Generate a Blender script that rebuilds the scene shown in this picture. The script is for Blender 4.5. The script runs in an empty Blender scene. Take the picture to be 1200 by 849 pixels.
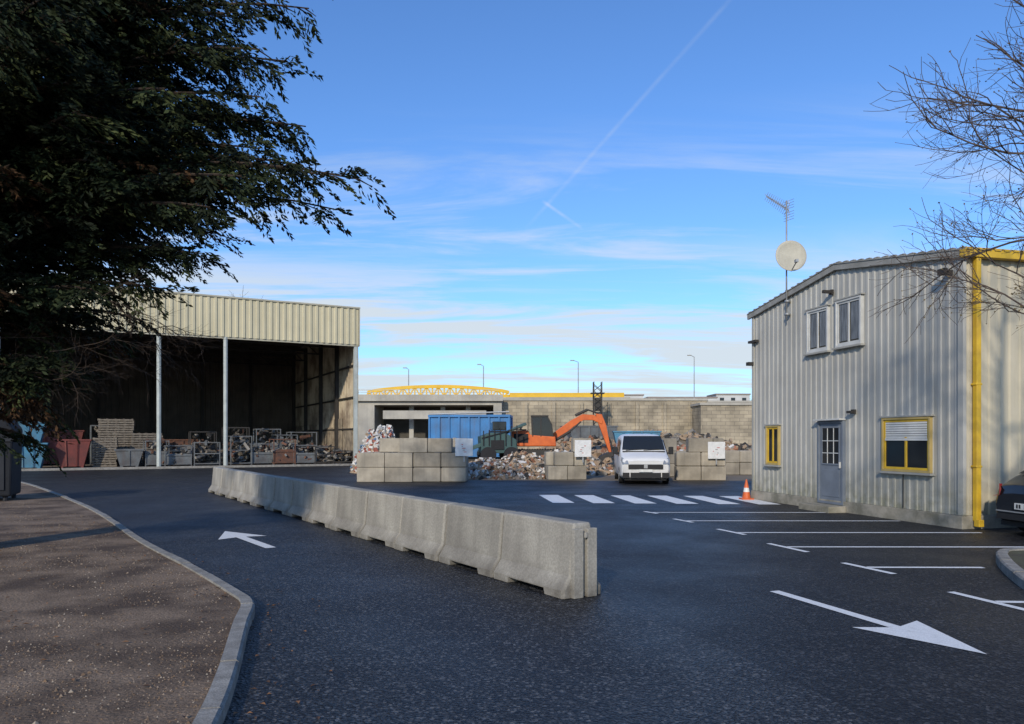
import bpy, math, random
import numpy as np
from mathutils import Vector, Matrix, noise as mnoise
random.seed(7); np.random.seed(7)
scene=bpy.context.scene
R=math.radians
# ------------------------------------------------------------------ materials
MATS={}
def mat(name,col,rough=0.8,metal=0.0,col2=None,scale=3.0,detail=6,stretch=(1,1,1),bump=0.0,bscale=40,
        speck=0.0,speck_scale=150,obj_rand=0.0,spec=0.4,lo=0.35,hi=0.65,dirt=None,dirt_h=(0,0.5),streak=0.0,streak_col=(0.1,0.09,0.07)):
    if name in MATS: return MATS[name]
    m=bpy.data.materials.new(name); m.use_nodes=True; nt=m.node_tree; N=nt.nodes; L=nt.links
    b=N['Principled BSDF']; b.inputs['Roughness'].default_value=rough; b.inputs['Metallic'].default_value=metal
    b.inputs['Specular IOR Level'].default_value=spec
    tc=N.new('ShaderNodeTexCoord'); co=tc.outputs['Object']
    def noi(sc,det=6,st=(1,1,1),rgh=0.6):
        mp=N.new('ShaderNodeMapping'); mp.inputs['Scale'].default_value=st; L.new(co,mp.inputs[0])
        n=N.new('ShaderNodeTexNoise'); n.inputs['Scale'].default_value=sc; n.inputs['Detail'].default_value=det
        n.inputs['Roughness'].default_value=rgh; L.new(mp.outputs[0],n.inputs['Vector']); return n.outputs['Fac']
    def ramp(f,a,bb):
        r=N.new('ShaderNodeMapRange'); r.inputs[1].default_value=a; r.inputs[2].default_value=bb; L.new(f,r.inputs[0]); return r.outputs[0]
    def mix(f,a,bb,typ='MIX'):
        x=N.new('ShaderNodeMix'); x.data_type='RGBA'; x.blend_type=typ
        if isinstance(f,(int,float)): x.inputs[0].default_value=f
        else: L.new(f,x.inputs[0])
        for i,v in ((6,a),(7,bb)):
            if isinstance(v,(tuple,list)): x.inputs[i].default_value=(*v[:3],1)
            else: L.new(v,x.inputs[i])
        return x.outputs[2]
    def math_(op,a,bb):
        x=N.new('ShaderNodeMath'); x.operation=op
        for i,v in ((0,a),(1,bb)):
            if isinstance(v,(int,float)): x.inputs[i].default_value=v
            else: L.new(v,x.inputs[i])
        return x.outputs[0]
    c=None
    if col2 is None: col2=tuple(v*0.82 for v in col)
    c=mix(ramp(noi(scale,detail,stretch),lo,hi),col,col2)
    if speck>0:
        s=ramp(noi(speck_scale,2),0.4,0.62)
        c2=mix(speck,c,(0,0,0)); c=mix(s,c2,c)
    if streak>0:
        s=ramp(noi(2.2,5,(2.2,2.2,0.12)),0.48,0.78)
        c=mix(math_('MULTIPLY',s,streak),c,streak_col)
    if dirt is not None:
        sp=N.new('ShaderNodeSeparateXYZ'); L.new(co,sp.inputs[0])
        h=ramp(sp.outputs[2],dirt_h[1],dirt_h[0]); n2=ramp(noi(4,6),0.25,0.7)
        c=mix(math_('MULTIPLY',h,n2),c,dirt)
    if obj_rand>0:
        oi=N.new('ShaderNodeObjectInfo'); r=N.new('ShaderNodeMapRange'); r.inputs[3].default_value=1-obj_rand; r.inputs[4].default_value=1.0
        L.new(oi.outputs['Random'],r.inputs[0]); cc=N.new('ShaderNodeCombineColor')
        for i in range(3): L.new(r.outputs[0],cc.inputs[i])
        c=mix(1.0,c,cc.outputs[0],'MULTIPLY')
    L.new(c,b.inputs['Base Color'])
    if bump>0:
        bm=N.new('ShaderNodeBump'); bm.inputs['Strength'].default_value=bump; bm.inputs['Distance'].default_value=0.02
        L.new(noi(bscale,4),bm.inputs['Height']); L.new(bm.outputs[0],b.inputs['Normal'])
    MATS[name]=m; return m

def brickmat(name,c1,c2,mortar,scale,bw,bh,ms=0.02,rough=0.9,vertical=True,noise=0.3):
    m=bpy.data.materials.new(name); m.use_nodes=True; nt=m.node_tree; N=nt.nodes; L=nt.links; b=N['Principled BSDF']
    b.inputs['Roughness'].default_value=rough
    tc=N.new('ShaderNodeTexCoord'); sp=N.new('ShaderNodeSeparateXYZ'); L.new(tc.outputs['Object'],sp.inputs[0])
    cb=N.new('ShaderNodeCombineXYZ'); ad=N.new('ShaderNodeMath'); L.new(sp.outputs[0],ad.inputs[0]); L.new(sp.outputs[1],ad.inputs[1])
    L.new(ad.outputs[0],cb.inputs[0]); L.new(sp.outputs[2],cb.inputs[1])
    br=N.new('ShaderNodeTexBrick'); L.new(cb.outputs[0],br.inputs['Vector']); br.inputs['Scale'].default_value=scale
    br.inputs['Brick Width'].default_value=bw; br.inputs['Row Height'].default_value=bh; br.inputs['Mortar Size'].default_value=ms
    br.inputs['Color1'].default_value=(*c1,1); br.inputs['Color2'].default_value=(*c2,1); br.inputs['Mortar'].default_value=(*mortar,1)
    n=N.new('ShaderNodeTexNoise'); n.inputs['Scale'].default_value=0.35; n.inputs['Detail'].default_value=8; L.new(tc.outputs['Object'],n.inputs['Vector'])
    r=N.new('ShaderNodeMapRange'); r.inputs[1].default_value=.35; r.inputs[2].default_value=.65; r.inputs[3].default_value=1-noise; r.inputs[4].default_value=1.1; L.new(n.outputs['Fac'],r.inputs[0])
    x=N.new('ShaderNodeMix'); x.data_type='RGBA'; x.blend_type='MULTIPLY'; x.inputs[0].default_value=1
    L.new(br.outputs['Color'],x.inputs[6]); cc=N.new('ShaderNodeCombineColor')
    for i in range(3): L.new(r.outputs[0],cc.inputs[i])
    L.new(cc.outputs[0],x.inputs[7]); L.new(x.outputs[2],b.inputs['Base Color']); return m

def glassmat(name,col=(0.018,0.022,0.026),rough=0.06):
    m=bpy.data.materials.new(name); m.use_nodes=True; b=m.node_tree.nodes['Principled BSDF']
    b.inputs['Base Color'].default_value=(*col,1); b.inputs['Roughness'].default_value=rough; b.inputs['Specular IOR Level'].default_value=0.5
    n=m.node_tree.nodes.new('ShaderNodeTexNoise'); n.inputs['Scale'].default_value=1.2
    bm=m.node_tree.nodes.new('ShaderNodeBump'); bm.inputs['Strength'].default_value=0.05
    m.node_tree.links.new(n.outputs['Fac'],bm.inputs['Height']); m.node_tree.links.new(bm.outputs[0],b.inputs['Normal']); return m

# ------------------------------------------------------------------ mesh builder
def empty(name,loc=(0,0,0),rz=0.0):
    e=bpy.data.objects.new(name,None); scene.collection.objects.link(e); e.location=loc; e.rotation_euler=(0,0,rz); e.empty_display_size=0.3; return e
class MB:
    def __init__(s): s.v=[]; s.f=[]; s.m=[]
    def add(s,vs,fs,mi=0):
        o=len(s.v); s.v+= [tuple(x) for x in vs]; s.f+=[tuple(i+o for i in f) for f in fs]; s.m+=[mi]*len(fs); return s
    def box(s,c,d,rz=0,mi=0,M=None):
        hx,hy,hz=d[0]/2,d[1]/2,d[2]/2; vs=[]
        for x,y,z in ((-1,-1,-1),(1,-1,-1),(1,1,-1),(-1,1,-1),(-1,-1,1),(1,-1,1),(1,1,1),(-1,1,1)):
            p=Vector((x*hx,y*hy,z*hz))
            if M is not None: p=M@p
            elif rz: p=Matrix.Rotation(rz,3,'Z')@p
            vs.append((p.x+c[0],p.y+c[1],p.z+c[2]))
        return s.add(vs,[(0,3,2,1),(4,5,6,7),(0,1,5,4),(1,2,6,5),(2,3,7,6),(3,0,4,7)],mi)
    def bx(s,x0,x1,y0,y1,z0,z1,mi=0): return s.box(((x0+x1)/2,(y0+y1)/2,(z0+z1)/2),(x1-x0,y1-y0,z1-z0),mi=mi)
    def tube(s,p0,p1,r0,r1=None,n=8,mi=0,cap=True):
        if r1 is None: r1=r0
        p0=Vector(p0);p1=Vector(p1);d=(p1-p0)
        if d.length<1e-6: return s
        d.normalize(); a=d.orthogonal().normalized(); b=d.cross(a); vs=[]
        for p,r in ((p0,r0),(p1,r1)):
            for i in range(n):
                t=2*math.pi*i/n; vs.append(p+a*math.cos(t)*r+b*math.sin(t)*r)
        fs=[(i,(i+1)%n,n+(i+1)%n,n+i) for i in range(n)]
        if cap: fs+=[tuple(range(n))[::-1],tuple(range(n,2*n))]
        return s.add(vs,fs,mi)
    def beam(s,p0,p1,w,h,mi=0):
        p0=Vector(p0);p1=Vector(p1);d=p1-p0;L=d.length
        M=d.to_track_quat('X','Z').to_matrix(); return s.box((p0+p1)/2,(L,w,h),M=M,mi=mi)
    def poly_xz(s,pts,y0,y1,mi=0):
        n=len(pts); vs=[(x,y0,z) for x,z in pts]+[(x,y1,z) for x,z in pts]
        fs=[tuple(range(n)),tuple(range(n,2*n))[::-1]]+[(i,n+i,n+(i+1)%n,(i+1)%n) for i in range(n)]
        return s.add(vs,fs,mi)
    def obj(s,name,mats,parent=None,smooth=False,bevel=0,seg=2,auto=None):
        me=bpy.data.meshes.new(name); me.from_pydata(s.v,[],s.f); me.update()
        if not isinstance(mats,(list,tuple)): mats=[mats]
        for m in mats: me.materials.append(m)
        me.polygons.foreach_set('material_index',s.m)
        if smooth: me.polygons.foreach_set('use_smooth',[True]*len(me.polygons))
        o=bpy.data.objects.new(name,me); scene.collection.objects.link(o)
        if parent: o.parent=parent
        if bevel:
            md=o.modifiers.new('bevel','BEVEL'); md.width=bevel; md.segments=seg; md.limit_method='ANGLE'; md.angle_limit=R(35)
        return o
def corr(mb,L,pitch,dep,zb,zt,mp,mi=0):
    us=[]; u=0
    while u<L:
        for a,d in ((0,0),(.40,0),(.50,1),(.82,1),(.92,0)):
            if u+a*pitch<=L: us.append((u+a*pitch,d*dep))
        u+=pitch
    us.append((L,0)); vs=[]; fs=[]
    for i,(a,d) in enumerate(us):
        vs+=[mp(a,d,zb(a)),mp(a,d,zt(a))]
        if i: j=2*i; fs.append((j-2,j,j+1,j-1))
    mb.add(vs,fs,mi)
def catmull(pts,n=12,closed=False):
    out=[]; P=[Vector((p[0],p[1],0)) for p in pts]; k=len(P)
    for i in range(k-1):
        p0=P[max(i-1,0)];p1=P[i];p2=P[i+1];p3=P[min(i+2,k-1)]
        for j in range(n):
            t=j/n
            out.append(0.5*((2*p1)+(-p0+p2)*t+(2*p0-5*p1+4*p2-p3)*t*t+(-p0+3*p1-3*p2+p3)*t**3))
    out.append(P[-1]); return out
def sheet(name,pts,z,m):
    b=MB(); b.add([(p[0],p[1],z) for p in pts],[tuple(range(len(pts)))]); o=b.obj(name,m)
    me=o.data
    if me.polygons[0].normal.z<0: me.flip_normals()
    return o

# ------------------------------------------------------------------ common materials
concrete=mat('concrete',(0.46,0.43,0.365),0.9,col2=(0.34,0.315,0.27),scale=1.6,detail=9,bump=0.22,bscale=50,speck=0.20,speck_scale=38,obj_rand=0.30,
             dirt=(0.11,0.095,0.075),dirt_h=(0.0,0.32),streak=0.6,streak_col=(0.20,0.185,0.155))
kerbm=mat('kerb_concrete',(0.36,0.34,0.30),0.9,col2=(0.22,0.205,0.18),scale=6,bump=0.3,bscale=60,speck=0.3,speck_scale=90)
blockm=mat('block_concrete',(0.44,0.39,0.305),0.92,col2=(0.26,0.23,0.18),scale=1.3,detail=8,bump=0.4,bscale=14,streak=0.45,streak_col=(0.15,0.14,0.12),obj_rand=.3)
white=mat('road_paint',(0.80,0.80,0.78),0.6,col2=(0.64,0.64,0.62),scale=9,detail=8,speck=0.2,speck_scale=110,lo=.5,hi=.75)
steel=mat('galvanised_steel',(0.36,0.37,0.37),0.5,0.4,scale=5)
darksteel=mat('dark_steel',(0.05,0.045,0.04),0.7,0.2,scale=3)
rust=mat('rust',(0.16,0.07,0.04),0.85,scale=5,col2=(0.08,0.05,0.04))
black=mat('black_rubber',(0.015,0.015,0.016),0.7,scale=8)
yellow=mat('yellow_paint',(0.66,0.43,0.03),0.5,col2=(0.52,0.32,0.03),scale=4,streak=.35,streak_col=(.3,.2,.05))
glass=glassmat('window_glass')
whiteplastic=mat('white_plastic',(0.68,0.68,0.65),0.4,col2=(0.56,0.56,0.53),scale=3)
woodm=mat('weathered_wood',(0.22,0.19,0.15),0.9,col2=(0.12,0.1,0.08),scale=6)

# asphalt
def asphalt():
    m=bpy.data.materials.new('asphalt'); m.use_nodes=True; nt=m.node_tree; N=nt.nodes; L=nt.links; b=N['Principled BSDF']
    tc=N.new('ShaderNodeTexCoord'); co=tc.outputs['Object']
    def noi(sc,det=4,r=.6):
        n=N.new('ShaderNodeTexNoise'); n.inputs['Scale'].default_value=sc; n.inputs['Detail'].default_value=det; n.inputs['Roughness'].default_value=r; L.new(co,n.inputs['Vector']); return n.outputs['Fac']
    def mr(f,a,bb,c=0,d=1):
        r=N.new('ShaderNodeMapRange'); 
        for i,v in enumerate((a,bb,c,d)): r.inputs[i+1].default_value=v
        L.new(f,r.inputs[0]); return r.outputs[0]
    def mix(f,a,bb):
        x=N.new('ShaderNodeMix'); x.data_type='RGBA'
        if isinstance(f,float): x.inputs[0].default_value=f
        else: L.new(f,x.inputs[0])
        for i,v in ((6,a),(7,bb)):
            if isinstance(v,tuple): x.inputs[i].default_value=(*v,1)
            else: L.new(v,x.inputs[i])
        return x.outputs[2]
    c=mix(mr(noi(0.22,6,.65),.35,.65),(0.040,0.042,0.047),(0.056,0.059,0.064))
    vo=N.new('ShaderNodeTexVoronoi'); vo.inputs['Scale'].default_value=46; L.new(co,vo.inputs['Vector'])
    vsp=N.new('ShaderNodeSeparateColor'); L.new(vo.outputs['Color'],vsp.inputs[0])
    c=mix(mr(vo.outputs['Distance'],.12,.6),c,(0.004,0.004,0.005))
    c=mix(mr(vsp.outputs[0],.72,.98,0,.75),c,(0.14,0.14,0.14))
    c=mix(mr(vsp.outputs[1],.5,.95,0,.7),c,(0.010,0.011,0.013))
    sp=N.new('ShaderNodeSeparateXYZ'); L.new(co,sp.inputs[0])
    mm=N.new('ShaderNodeMath'); mm.operation='MULTIPLY_ADD'; L.new(sp.outputs[1],mm.inputs[0]); mm.inputs[1].default_value=0.30; mm.inputs[2].default_value=-3.67
    m2=N.new('ShaderNodeMath'); m2.operation='ADD'; L.new(sp.outputs[0],m2.inputs[0]); L.new(mm.outputs[0],m2.inputs[1])
    side=mr(m2.outputs[0],-0.01,0.01)
    x=N.new('ShaderNodeMix'); x.data_type='RGBA'; x.blend_type='MULTIPLY'; L.new(side,x.inputs[0]); L.new(c,x.inputs[6]); x.inputs[7].default_value=(0.62,0.62,0.64,1)
    ab=N.new('ShaderNodeMath'); ab.operation='ABSOLUTE'; L.new(m2.outputs[0],ab.inputs[0])
    c=mix(mr(ab.outputs[0],.012,.035,.8,0),x.outputs[2],(0.006,0.006,0.007))
    L.new(c,b.inputs['Base Color'])
    L.new(mr(noi(0.5,6),.35,.7,.44,.64),b.inputs['Roughness']); b.inputs['Specular IOR Level'].default_value=0.34
    bm=N.new('ShaderNodeBump'); bm.inputs['Strength'].default_value=0.8; bm.inputs['Distance'].default_value=0.012
    L.new(vo.outputs['Distance'],bm.inputs['Height']); L.new(bm.outputs[0],b.inputs['Normal']); return m
asph=asphalt()
soil=mat('bare_soil',(0.27,0.19,0.125),0.95,col2=(0.10,0.064,0.040),scale=1.1,detail=12,bump=0.9,bscale=38,speck=0.40,speck_scale=45,lo=.4,hi=.6)
yarddirt=mat('yard_dirt',(0.22,0.18,0.13),0.95,col2=(0.12,0.10,0.075),scale=0.25,detail=10,bump=0.5,bscale=8)

# ------------------------------------------------------------------ ground
sheet('ground',[(-900,-900),(900,-900),(900,900),(-900,900)],-0.004,yarddirt)
ux,uy=-.885,-.465   # shed frontage direction
sheet('road',[(-60,-60),(70,-60),(70,31.2),(8.5,31.2),(-6,31.6),(-9.2,50.2),(-10.3,49.5),(-10.3+ux*56,49.5+uy*56)],0.0,asph)
# left verge
kp=catmull([(-22,31.5),(-18,27.7),(-10.4,18.3),(-6.02,12.2),(-4.12,9.7),(-3.0,8.15),(-2.62,7.55),(-2.38,6.7),(-1.98,5.34),(-1.72,4.3),(-1.3,2.2),(-0.95,0),(-0.7,-3),(-0.7,-12)],14)
def kerb_stones(name,path,w=0.13,h=0.11,side=1,step=1.0):
    d=[0]
    for a,b in zip(path,path[1:]): d.append(d[-1]+(b-a).length)
    def at(s):
        s=max(0,min(s,d[-1]-1e-4))
        i=max(0,int(np.searchsorted(d,s,side='right'))-1); i=min(i,len(path)-2)
        t=(s-d[i])/max(d[i+1]-d[i],1e-9); p=path[i].lerp(path[i+1],t); tg=(path[i+1]-path[i]).normalized(); return p,Vector((-tg.y,tg.x,0))*side
    mb=MB(); s=0
    while s<d[-1]-0.05:
        e=min(s+step-0.014,d[-1]); n=6; vs=[]; jit=random.uniform(-.006,.006)
        prof=((0,-0.02),(0,h-.02),(.02,h),(w,h),(w,-0.02))
        for k in range(n+1):
            p,nn=at(s+(e-s)*k/n)
            for o,z in prof:
                q=p+nn*o; vs.append((q.x,q.y,z+(jit if z>0 else 0)))
        q=len(prof); fs=[]
        for k in range(n):
            for i in range(q-1): fs.append((k*q+i,k*q+i+1,(k+1)*q+i+1,(k+1)*q+i))
        fs+=[tuple(range(q)),tuple(range(n*q,n*q+q))[::-1]]
        mb.add(vs,fs); s+=step
    return mb.obj(name,kerbm)
kerb_stones('kerb',kp,side=-1)
inner=[]
for i,p in enumerate(kp):
    a=kp[max(i-1,0)];b=kp[min(i+1,len(kp)-1)]; t=(b-a).normalized(); inner.append(p+Vector((t.y,-t.x,0))*0.12)
sheet('verge_soil',[(p.x,p.y) for p in inner]+[(-40,-12),(-40,31.5)],0.085,soil)
def inside_verge(x,y):
    for a,b in zip(inner,inner[1:]):
        if (a.y-y)*(b.y-y)<=0 and a.y!=b.y:
            t=(y-a.y)/(b.y-a.y); return x< a.x+(b.x-a.x)*t-0.02
    return False
gv=[];gf=[];gm=[]
cnt=0
while cnt<30000:
    y=2.5+ (random.random()**1.7)*17; x=-14+random.random()*13
    if not inside_verge(x,y): continue
    cl_=mnoise.noise(Vector((x*.6,y*.6,3.1)))+.5*mnoise.noise(Vector((x*2,y*2,1)))
    if random.random()>.55+cl_*1.5: continue
    r=random.uniform(.004,.011)*(1 if random.random()<.95 else 2.0); z=0.085+r*.3; o=len(gv); a=random.random()*6.28
    for k in range(4): gv.append((x+math.cos(a+k*1.57)*r*random.uniform(.7,1.3),y+math.sin(a+k*1.57)*r*random.uniform(.7,1.3),z-r*.4))
    gv.append((x,y,z+r*.6)); q=random.choice((0,0,1,1,1,0,2))
    for k in range(4): gf.append((o+k,o+(k+1)%4,o+4)); gm.append(q)
    cnt+=1
me=bpy.data.meshes.new('gravel'); me.from_pydata(gv,[],gf); 
me.materials.append(mat('gravel_grey',(0.27,0.20,0.14),0.9,col2=(0.15,0.11,0.075),scale=2)); me.materials.append(mat('gravel_brown',(0.17,0.11,0.065),0.95,scale=3)); me.materials.append(mat('gravel_light',(0.34,0.28,0.21),0.95,scale=3))
me.polygons.foreach_set('material_index',gm); o=bpy.data.objects.new('gravel',me); scene.collection.objects.link(o)
lm=MB()
for i in range(1900):
    if i<1800:
        y=2.5+random.random()*14; x=-12+random.random()*11
        if not inside_verge(x,y): continue
        if random.random()>.40+mnoise.noise(Vector((x*.8,y*.8,9.1)))*1.8: continue
        z=.10
    else:
        q=random.choice(kp[40:150]); x=q.x+abs(random.gauss(0.05,.35)); y=q.y+random.gauss(0,.2); z=.012
    s=random.uniform(.012,.034); a=random.random()*6.28; c,sn=math.cos(a)*s,math.sin(a)*s
    lm.add([(x-c,y-sn,z),(x+sn*.6,y-c*.6,z+.01),(x+c,y+sn,z),(x-sn*.6,y+c*.6,z+.008)],[(0,1,2,3)],random.randrange(2))
lm.obj('fallen_leaves',[mat('dry_leaf',(0.20,0.10,0.045),0.8,scale=2),mat('dark_leaf',(0.08,0.045,0.028),0.8,scale=2)])
# right island
ip=catmull([(14,11.25),(9,11.2),(7.5,11.12),(7.05,10.8),(6.6,10.05),(6.15,9.1),(5.86,8.3),(6.05,7.7),(6.6,7.3),(8,7.1),(14,7.0)],10)
kerb_stones('kerb',ip,side=1,h=.13,w=.14)
sheet('island_soil',[(p.x+ (0.1 if p.x<8 else 0),p.y+(-.1 if p.y>9 else .1 if p.y<8 else 0)) for p in ip],0.105,mat('mossy_soil',(0.09,0.09,0.05),0.95,col2=(0.06,0.05,0.035),scale=2,bump=.6,bscale=40))

# ------------------------------------------------------------------ markings
Z=0.004
def strip(mb,p,q,w):
    p=Vector((*p,0));q=Vector((*q,0)); d=(q-p).normalized(); n=Vector((-d.y,d.x,0))*w/2
    mb.add([(v.x,v.y,Z) for v in (p-n,q-n,q+n,p+n)],[(0,1,2,3)])
def arrow(name,tail,tip,w,hw,hl,notch=0.0):
    t=Vector((*tail,0));e=Vector((*tip,0));d=(e-t).normalized();n=Vector((-d.y,d.x,0)); b=e-d*hl
    mb=MB(); pts=[t-n*w/2,b-n*w/2+d*notch,b-n*hw/2,e,b+n*hw/2,b+n*w/2+d*notch,t+n*w/2]
    mb.add([(v.x,v.y,Z) for v in pts],[(0,1,5,6),(1,2,3),(1,3,5),(3,4,5)]); return mb.obj(name,white)
arrow('road_arrow_marking',(3.02,8.55),(3.86,6.03),0.13,0.78,1.05,0.12)
arrow('road_arrow_marking',(-3.88,11.95),(-5.45,14.1),0.17,0.85,1.15,0.12)
pm=MB()
bays=[((3.20,17.95),(3.42,17.45),17.72,7.6),((3.55,16.3),(3.80,15.6),15.9,8.3),((4.0,14.45),(4.27,13.6),13.9,8.78),((4.3,12.45),(4.58,11.5),12.05,8.9),((4.68,10.5),(4.96,9.63),10.13,6.42),((5.02,8.5),(5.30,7.45),7.98,5.62)]
for a,b,yy,xe in bays:
    strip(pm,a,b,0.10); t=(yy-a[1])/(b[1]-a[1]); xs=a[0]+(b[0]-a[0])*t+0.055
    strip(pm,(xs,yy),(xe,yy-0.02),0.10)
pm.obj('parking_bay_markings',white)
zb=MB()
for cx in (1.28,2.38,3.50,4.62,5.72,6.78):
    yo=-0.09*(cx-1.2)
    zb.add([(cx-.44,23.3+yo,Z),(cx+.16,23.3+yo,Z),(cx+.44,20.4+yo,Z),(cx-.16,20.4+yo,Z)],[(0,3,2,1)])
zb.obj('zebra_crossing',white)

# ------------------------------------------------------------------ concrete barrier
bp0=Vector((0.80,8.22,0)); bp1=Vector((-9.82,24.7,0)); bd=(bp1-bp0); BL=bd.length; ang=math.atan2(bd.y,bd.x)
bar=empty('concrete_barrier',bp0,ang)
nseg=13; sl=BL/nseg
def prof(zb): return [(-.28,zb),(-.28,.09),(-.175,.24),(-.125,.80),(-.105,.82),(.105,.82),(.125,.80),(.175,.24),(.28,.09),(.28,zb)]
jm=MB()
for k in range(nseg):
    mb=MB(); g=0.020; x0=g; x1=sl-g
    st=[(x0,.0,.86),(x0+.022,.0,1),(.36,.0,1),(.38,.07,1),(sl-.38,.07,1),(sl-.36,.0,1),(x1-.022,.0,1),(x1,.0,.86)]
    vs=[];fs=[]; n=10
    for x,zz,sc in st:
        for y,z in prof(zz): vs.append((x,y*sc,z if sc==1 or z<.5 else z-.03))
    for i in range(len(st)-1):
        for j in range(n): fs.append((i*n+j,i*n+(j+1)%n,(i+1)*n+(j+1)%n,(i+1)*n+j))
    fs+=[tuple(range(n))[::-1],tuple(range((len(st)-1)*n,len(st)*n))]
    mb.add(vs,fs)
    if k==0:
        mb.bx(-0.035,x0+.01,-.16,-.03,.0,.76); mb.bx(-0.035,x0+.01,.03,.16,.0,.76)
        mb.bx(-.05,-.03,-.02,.02,.66,.72)
    else: jm.bx(k*sl-.025,k*sl+.025,-.09,.09,.02,.74)
    o=mb.obj('barrier_segment_%d'%(k+1),concrete,bar,bevel=.006)
    o.location=(k*sl,random.uniform(-.02,.02),random.uniform(0,.008)); o.rotation_euler=(0,0,random.uniform(-.009,.009))
jm.obj('joint_keys',mat('joint_shadow_dirt',(0.05,0.045,0.04),.95,scale=4),bar)

# ------------------------------------------------------------------ office building
clad=mat('grey_cladding',(0.45,0.44,0.395),0.6,0.0,col2=(0.37,0.36,0.325),scale=0.8,detail=7,streak=0.6,streak_col=(0.21,0.205,0.17),
         dirt=(0.17,0.17,0.11),dirt_h=(0.25,1.2),bump=.05,bscale=5)
clad2=mat('cream_cladding',(0.52,0.47,0.355),0.6,0.0,col2=(0.44,0.40,0.30),scale=0.8,detail=7,streak=0.5,streak_col=(0.28,0.26,0.19),dirt=(0.25,0.24,0.17),dirt_h=(0.25,.9))
plinth=mat('plinth_concrete',(0.34,0.31,0.25),0.9,col2=(0.17,0.16,0.12),scale=3,bump=.3)
of=empty('metal_clad_office_building',(8.8,14.5,0),math.atan2(7.2,-1.73))
W=7.4; DL=13.0; EA=5.38; AP=5.95
roofz=lambda u: EA+(AP-EA)*(1-abs(u-W/2)/(W/2))
mb=MB(); corr(mb,W,.21,.018,lambda u:.26,lambda u:roofz(u),lambda u,d,z:(u,d,z)); mb.obj('gable_wall',clad,of)
mb=MB(); corr(mb,DL,.25,.03,lambda u:.26,lambda u:EA,lambda u,d,z:(-d,-u,z)); mb.obj('side_wall',clad2,of)
mb=MB(); corr(mb,DL,.25,.035,lambda u:.26,lambda u:EA,lambda u,d,z:(W+d,-DL+u,z))
corr(mb,W,.25,.035,lambda u:.26,lambda u:roofz(u),lambda u,d,z:(u,-DL-d,z)); mb.obj('rear_walls',clad,of)
mb=MB(); mb.bx(-.06,W+.06,-DL-.06,.07,-.02,.255); mb.obj('plinth',plinth,of,bevel=.01)
mb=MB(); mb.bx(-.075,.06,-.02,.06,.262,EA-.01,0); mb.bx(W-.05,W+.045,-.02,.045,.262,EA-.01,0); mb.obj('corner_trim',clad,of,bevel=.004)
mb=MB()
for side in (0,1):
    x0,x1=(-.22,W/2) if side==0 else (W/2,W+.22)
    z0=roofz(0)-.03 if side==0 else AP; z1=AP if side==0 else roofz(W)-.03
    y=.12
    while y>-DL-.1:
        for (a,b,h0,h1) in ((0,.13,0,0),(.13,.155,0,.035),(.155,.20,.035,.035),(.20,.225,.035,0)):
            mb.add([(x0,y-a,z0+.06+h0),(x1,y-a,z1+.06+h0),(x1,y-b,z1+.06+h1),(x0,y-b,z0+.06+h1)],[(0,1,2,3)])
        y-=.225
mb.obj('roof_sheets',mat('roof_metal',(0.34,0.33,0.30),0.6,0.1,scale=2,streak=.3),of)
mb=MB(); t=.05
for side in (0,1):
    xa,xb=(-.2,W/2) if side==0 else (W/2,W+.2)
    za=EA-.01 if side==0 else AP+.02; zbb=AP+.02 if side==0 else EA-.01
    mb.add([(xa,.035,za-.10),(xb,.035,zbb-.10),(xb,.035,zbb+.075),(xa,.035,za+.075),(xa,.10,za-.10),(xb,.10,zbb-.10),(xb,.10,zbb+.075),(xa,.10,za+.075)],
        [(0,1,2,3),(7,6,5,4),(0,4,5,1),(2,6,7,3),(0,3,7,4),(1,5,6,2)])
    n=int((xb-xa)/.25)
    for i in range(n):
        f=(i+.5)/n; x=xa+(xb-xa)*f; z=za+(zbb-za)*f; mb.box((x,.07,z+.084),(.12,.07,.018))
mb.obj('verge_trim',mat('trim_grey',(0.33,0.32,0.29),0.6,.1,scale=4,col2=(.24,.23,.2)),of)
mb=MB(); mb.bx(-.20,-.045,-DL,.12,EA-.10,EA+.05); mb.bx(-.20,-.19,-DL,.12,EA+.05,EA+.08)
mb.obj('gutter',yellow,of,bevel=.01)
mb=MB(); mb.bx(-.165,-.06,-.28,-.17,.16,EA-.10); mb.box((-.16,-.225,.12),(.13,.12,.14),mi=0)
for z in (1.2,2.8,4.4): mb.bx(-.172,-.04,-.30,-.15,z,z+.04)
mb.obj('downpipe',yellow,of,bevel=.012)
def rect(mb,x0,x1,z0,z1,b,y0,y1,mi=0):
    mb.bx(x0,x0+b,y0,y1,z0,z1,mi); mb.bx(x1-b,x1,y0,y1,z0,z1,mi); mb.bx(x0+b,x1-b,y0,y1,z1-b,z1,mi); mb.bx(x0+b,x1-b,y0,y1,z0,z0+b,mi)
yframe=mat('ochre_frame',(0.46,0.34,0.12),0.6,scale=4,streak=.4,streak_col=(.3,.24,.12)); alu=mat('white_frame',(0.56,0.56,0.53),0.5,scale=3)
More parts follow.
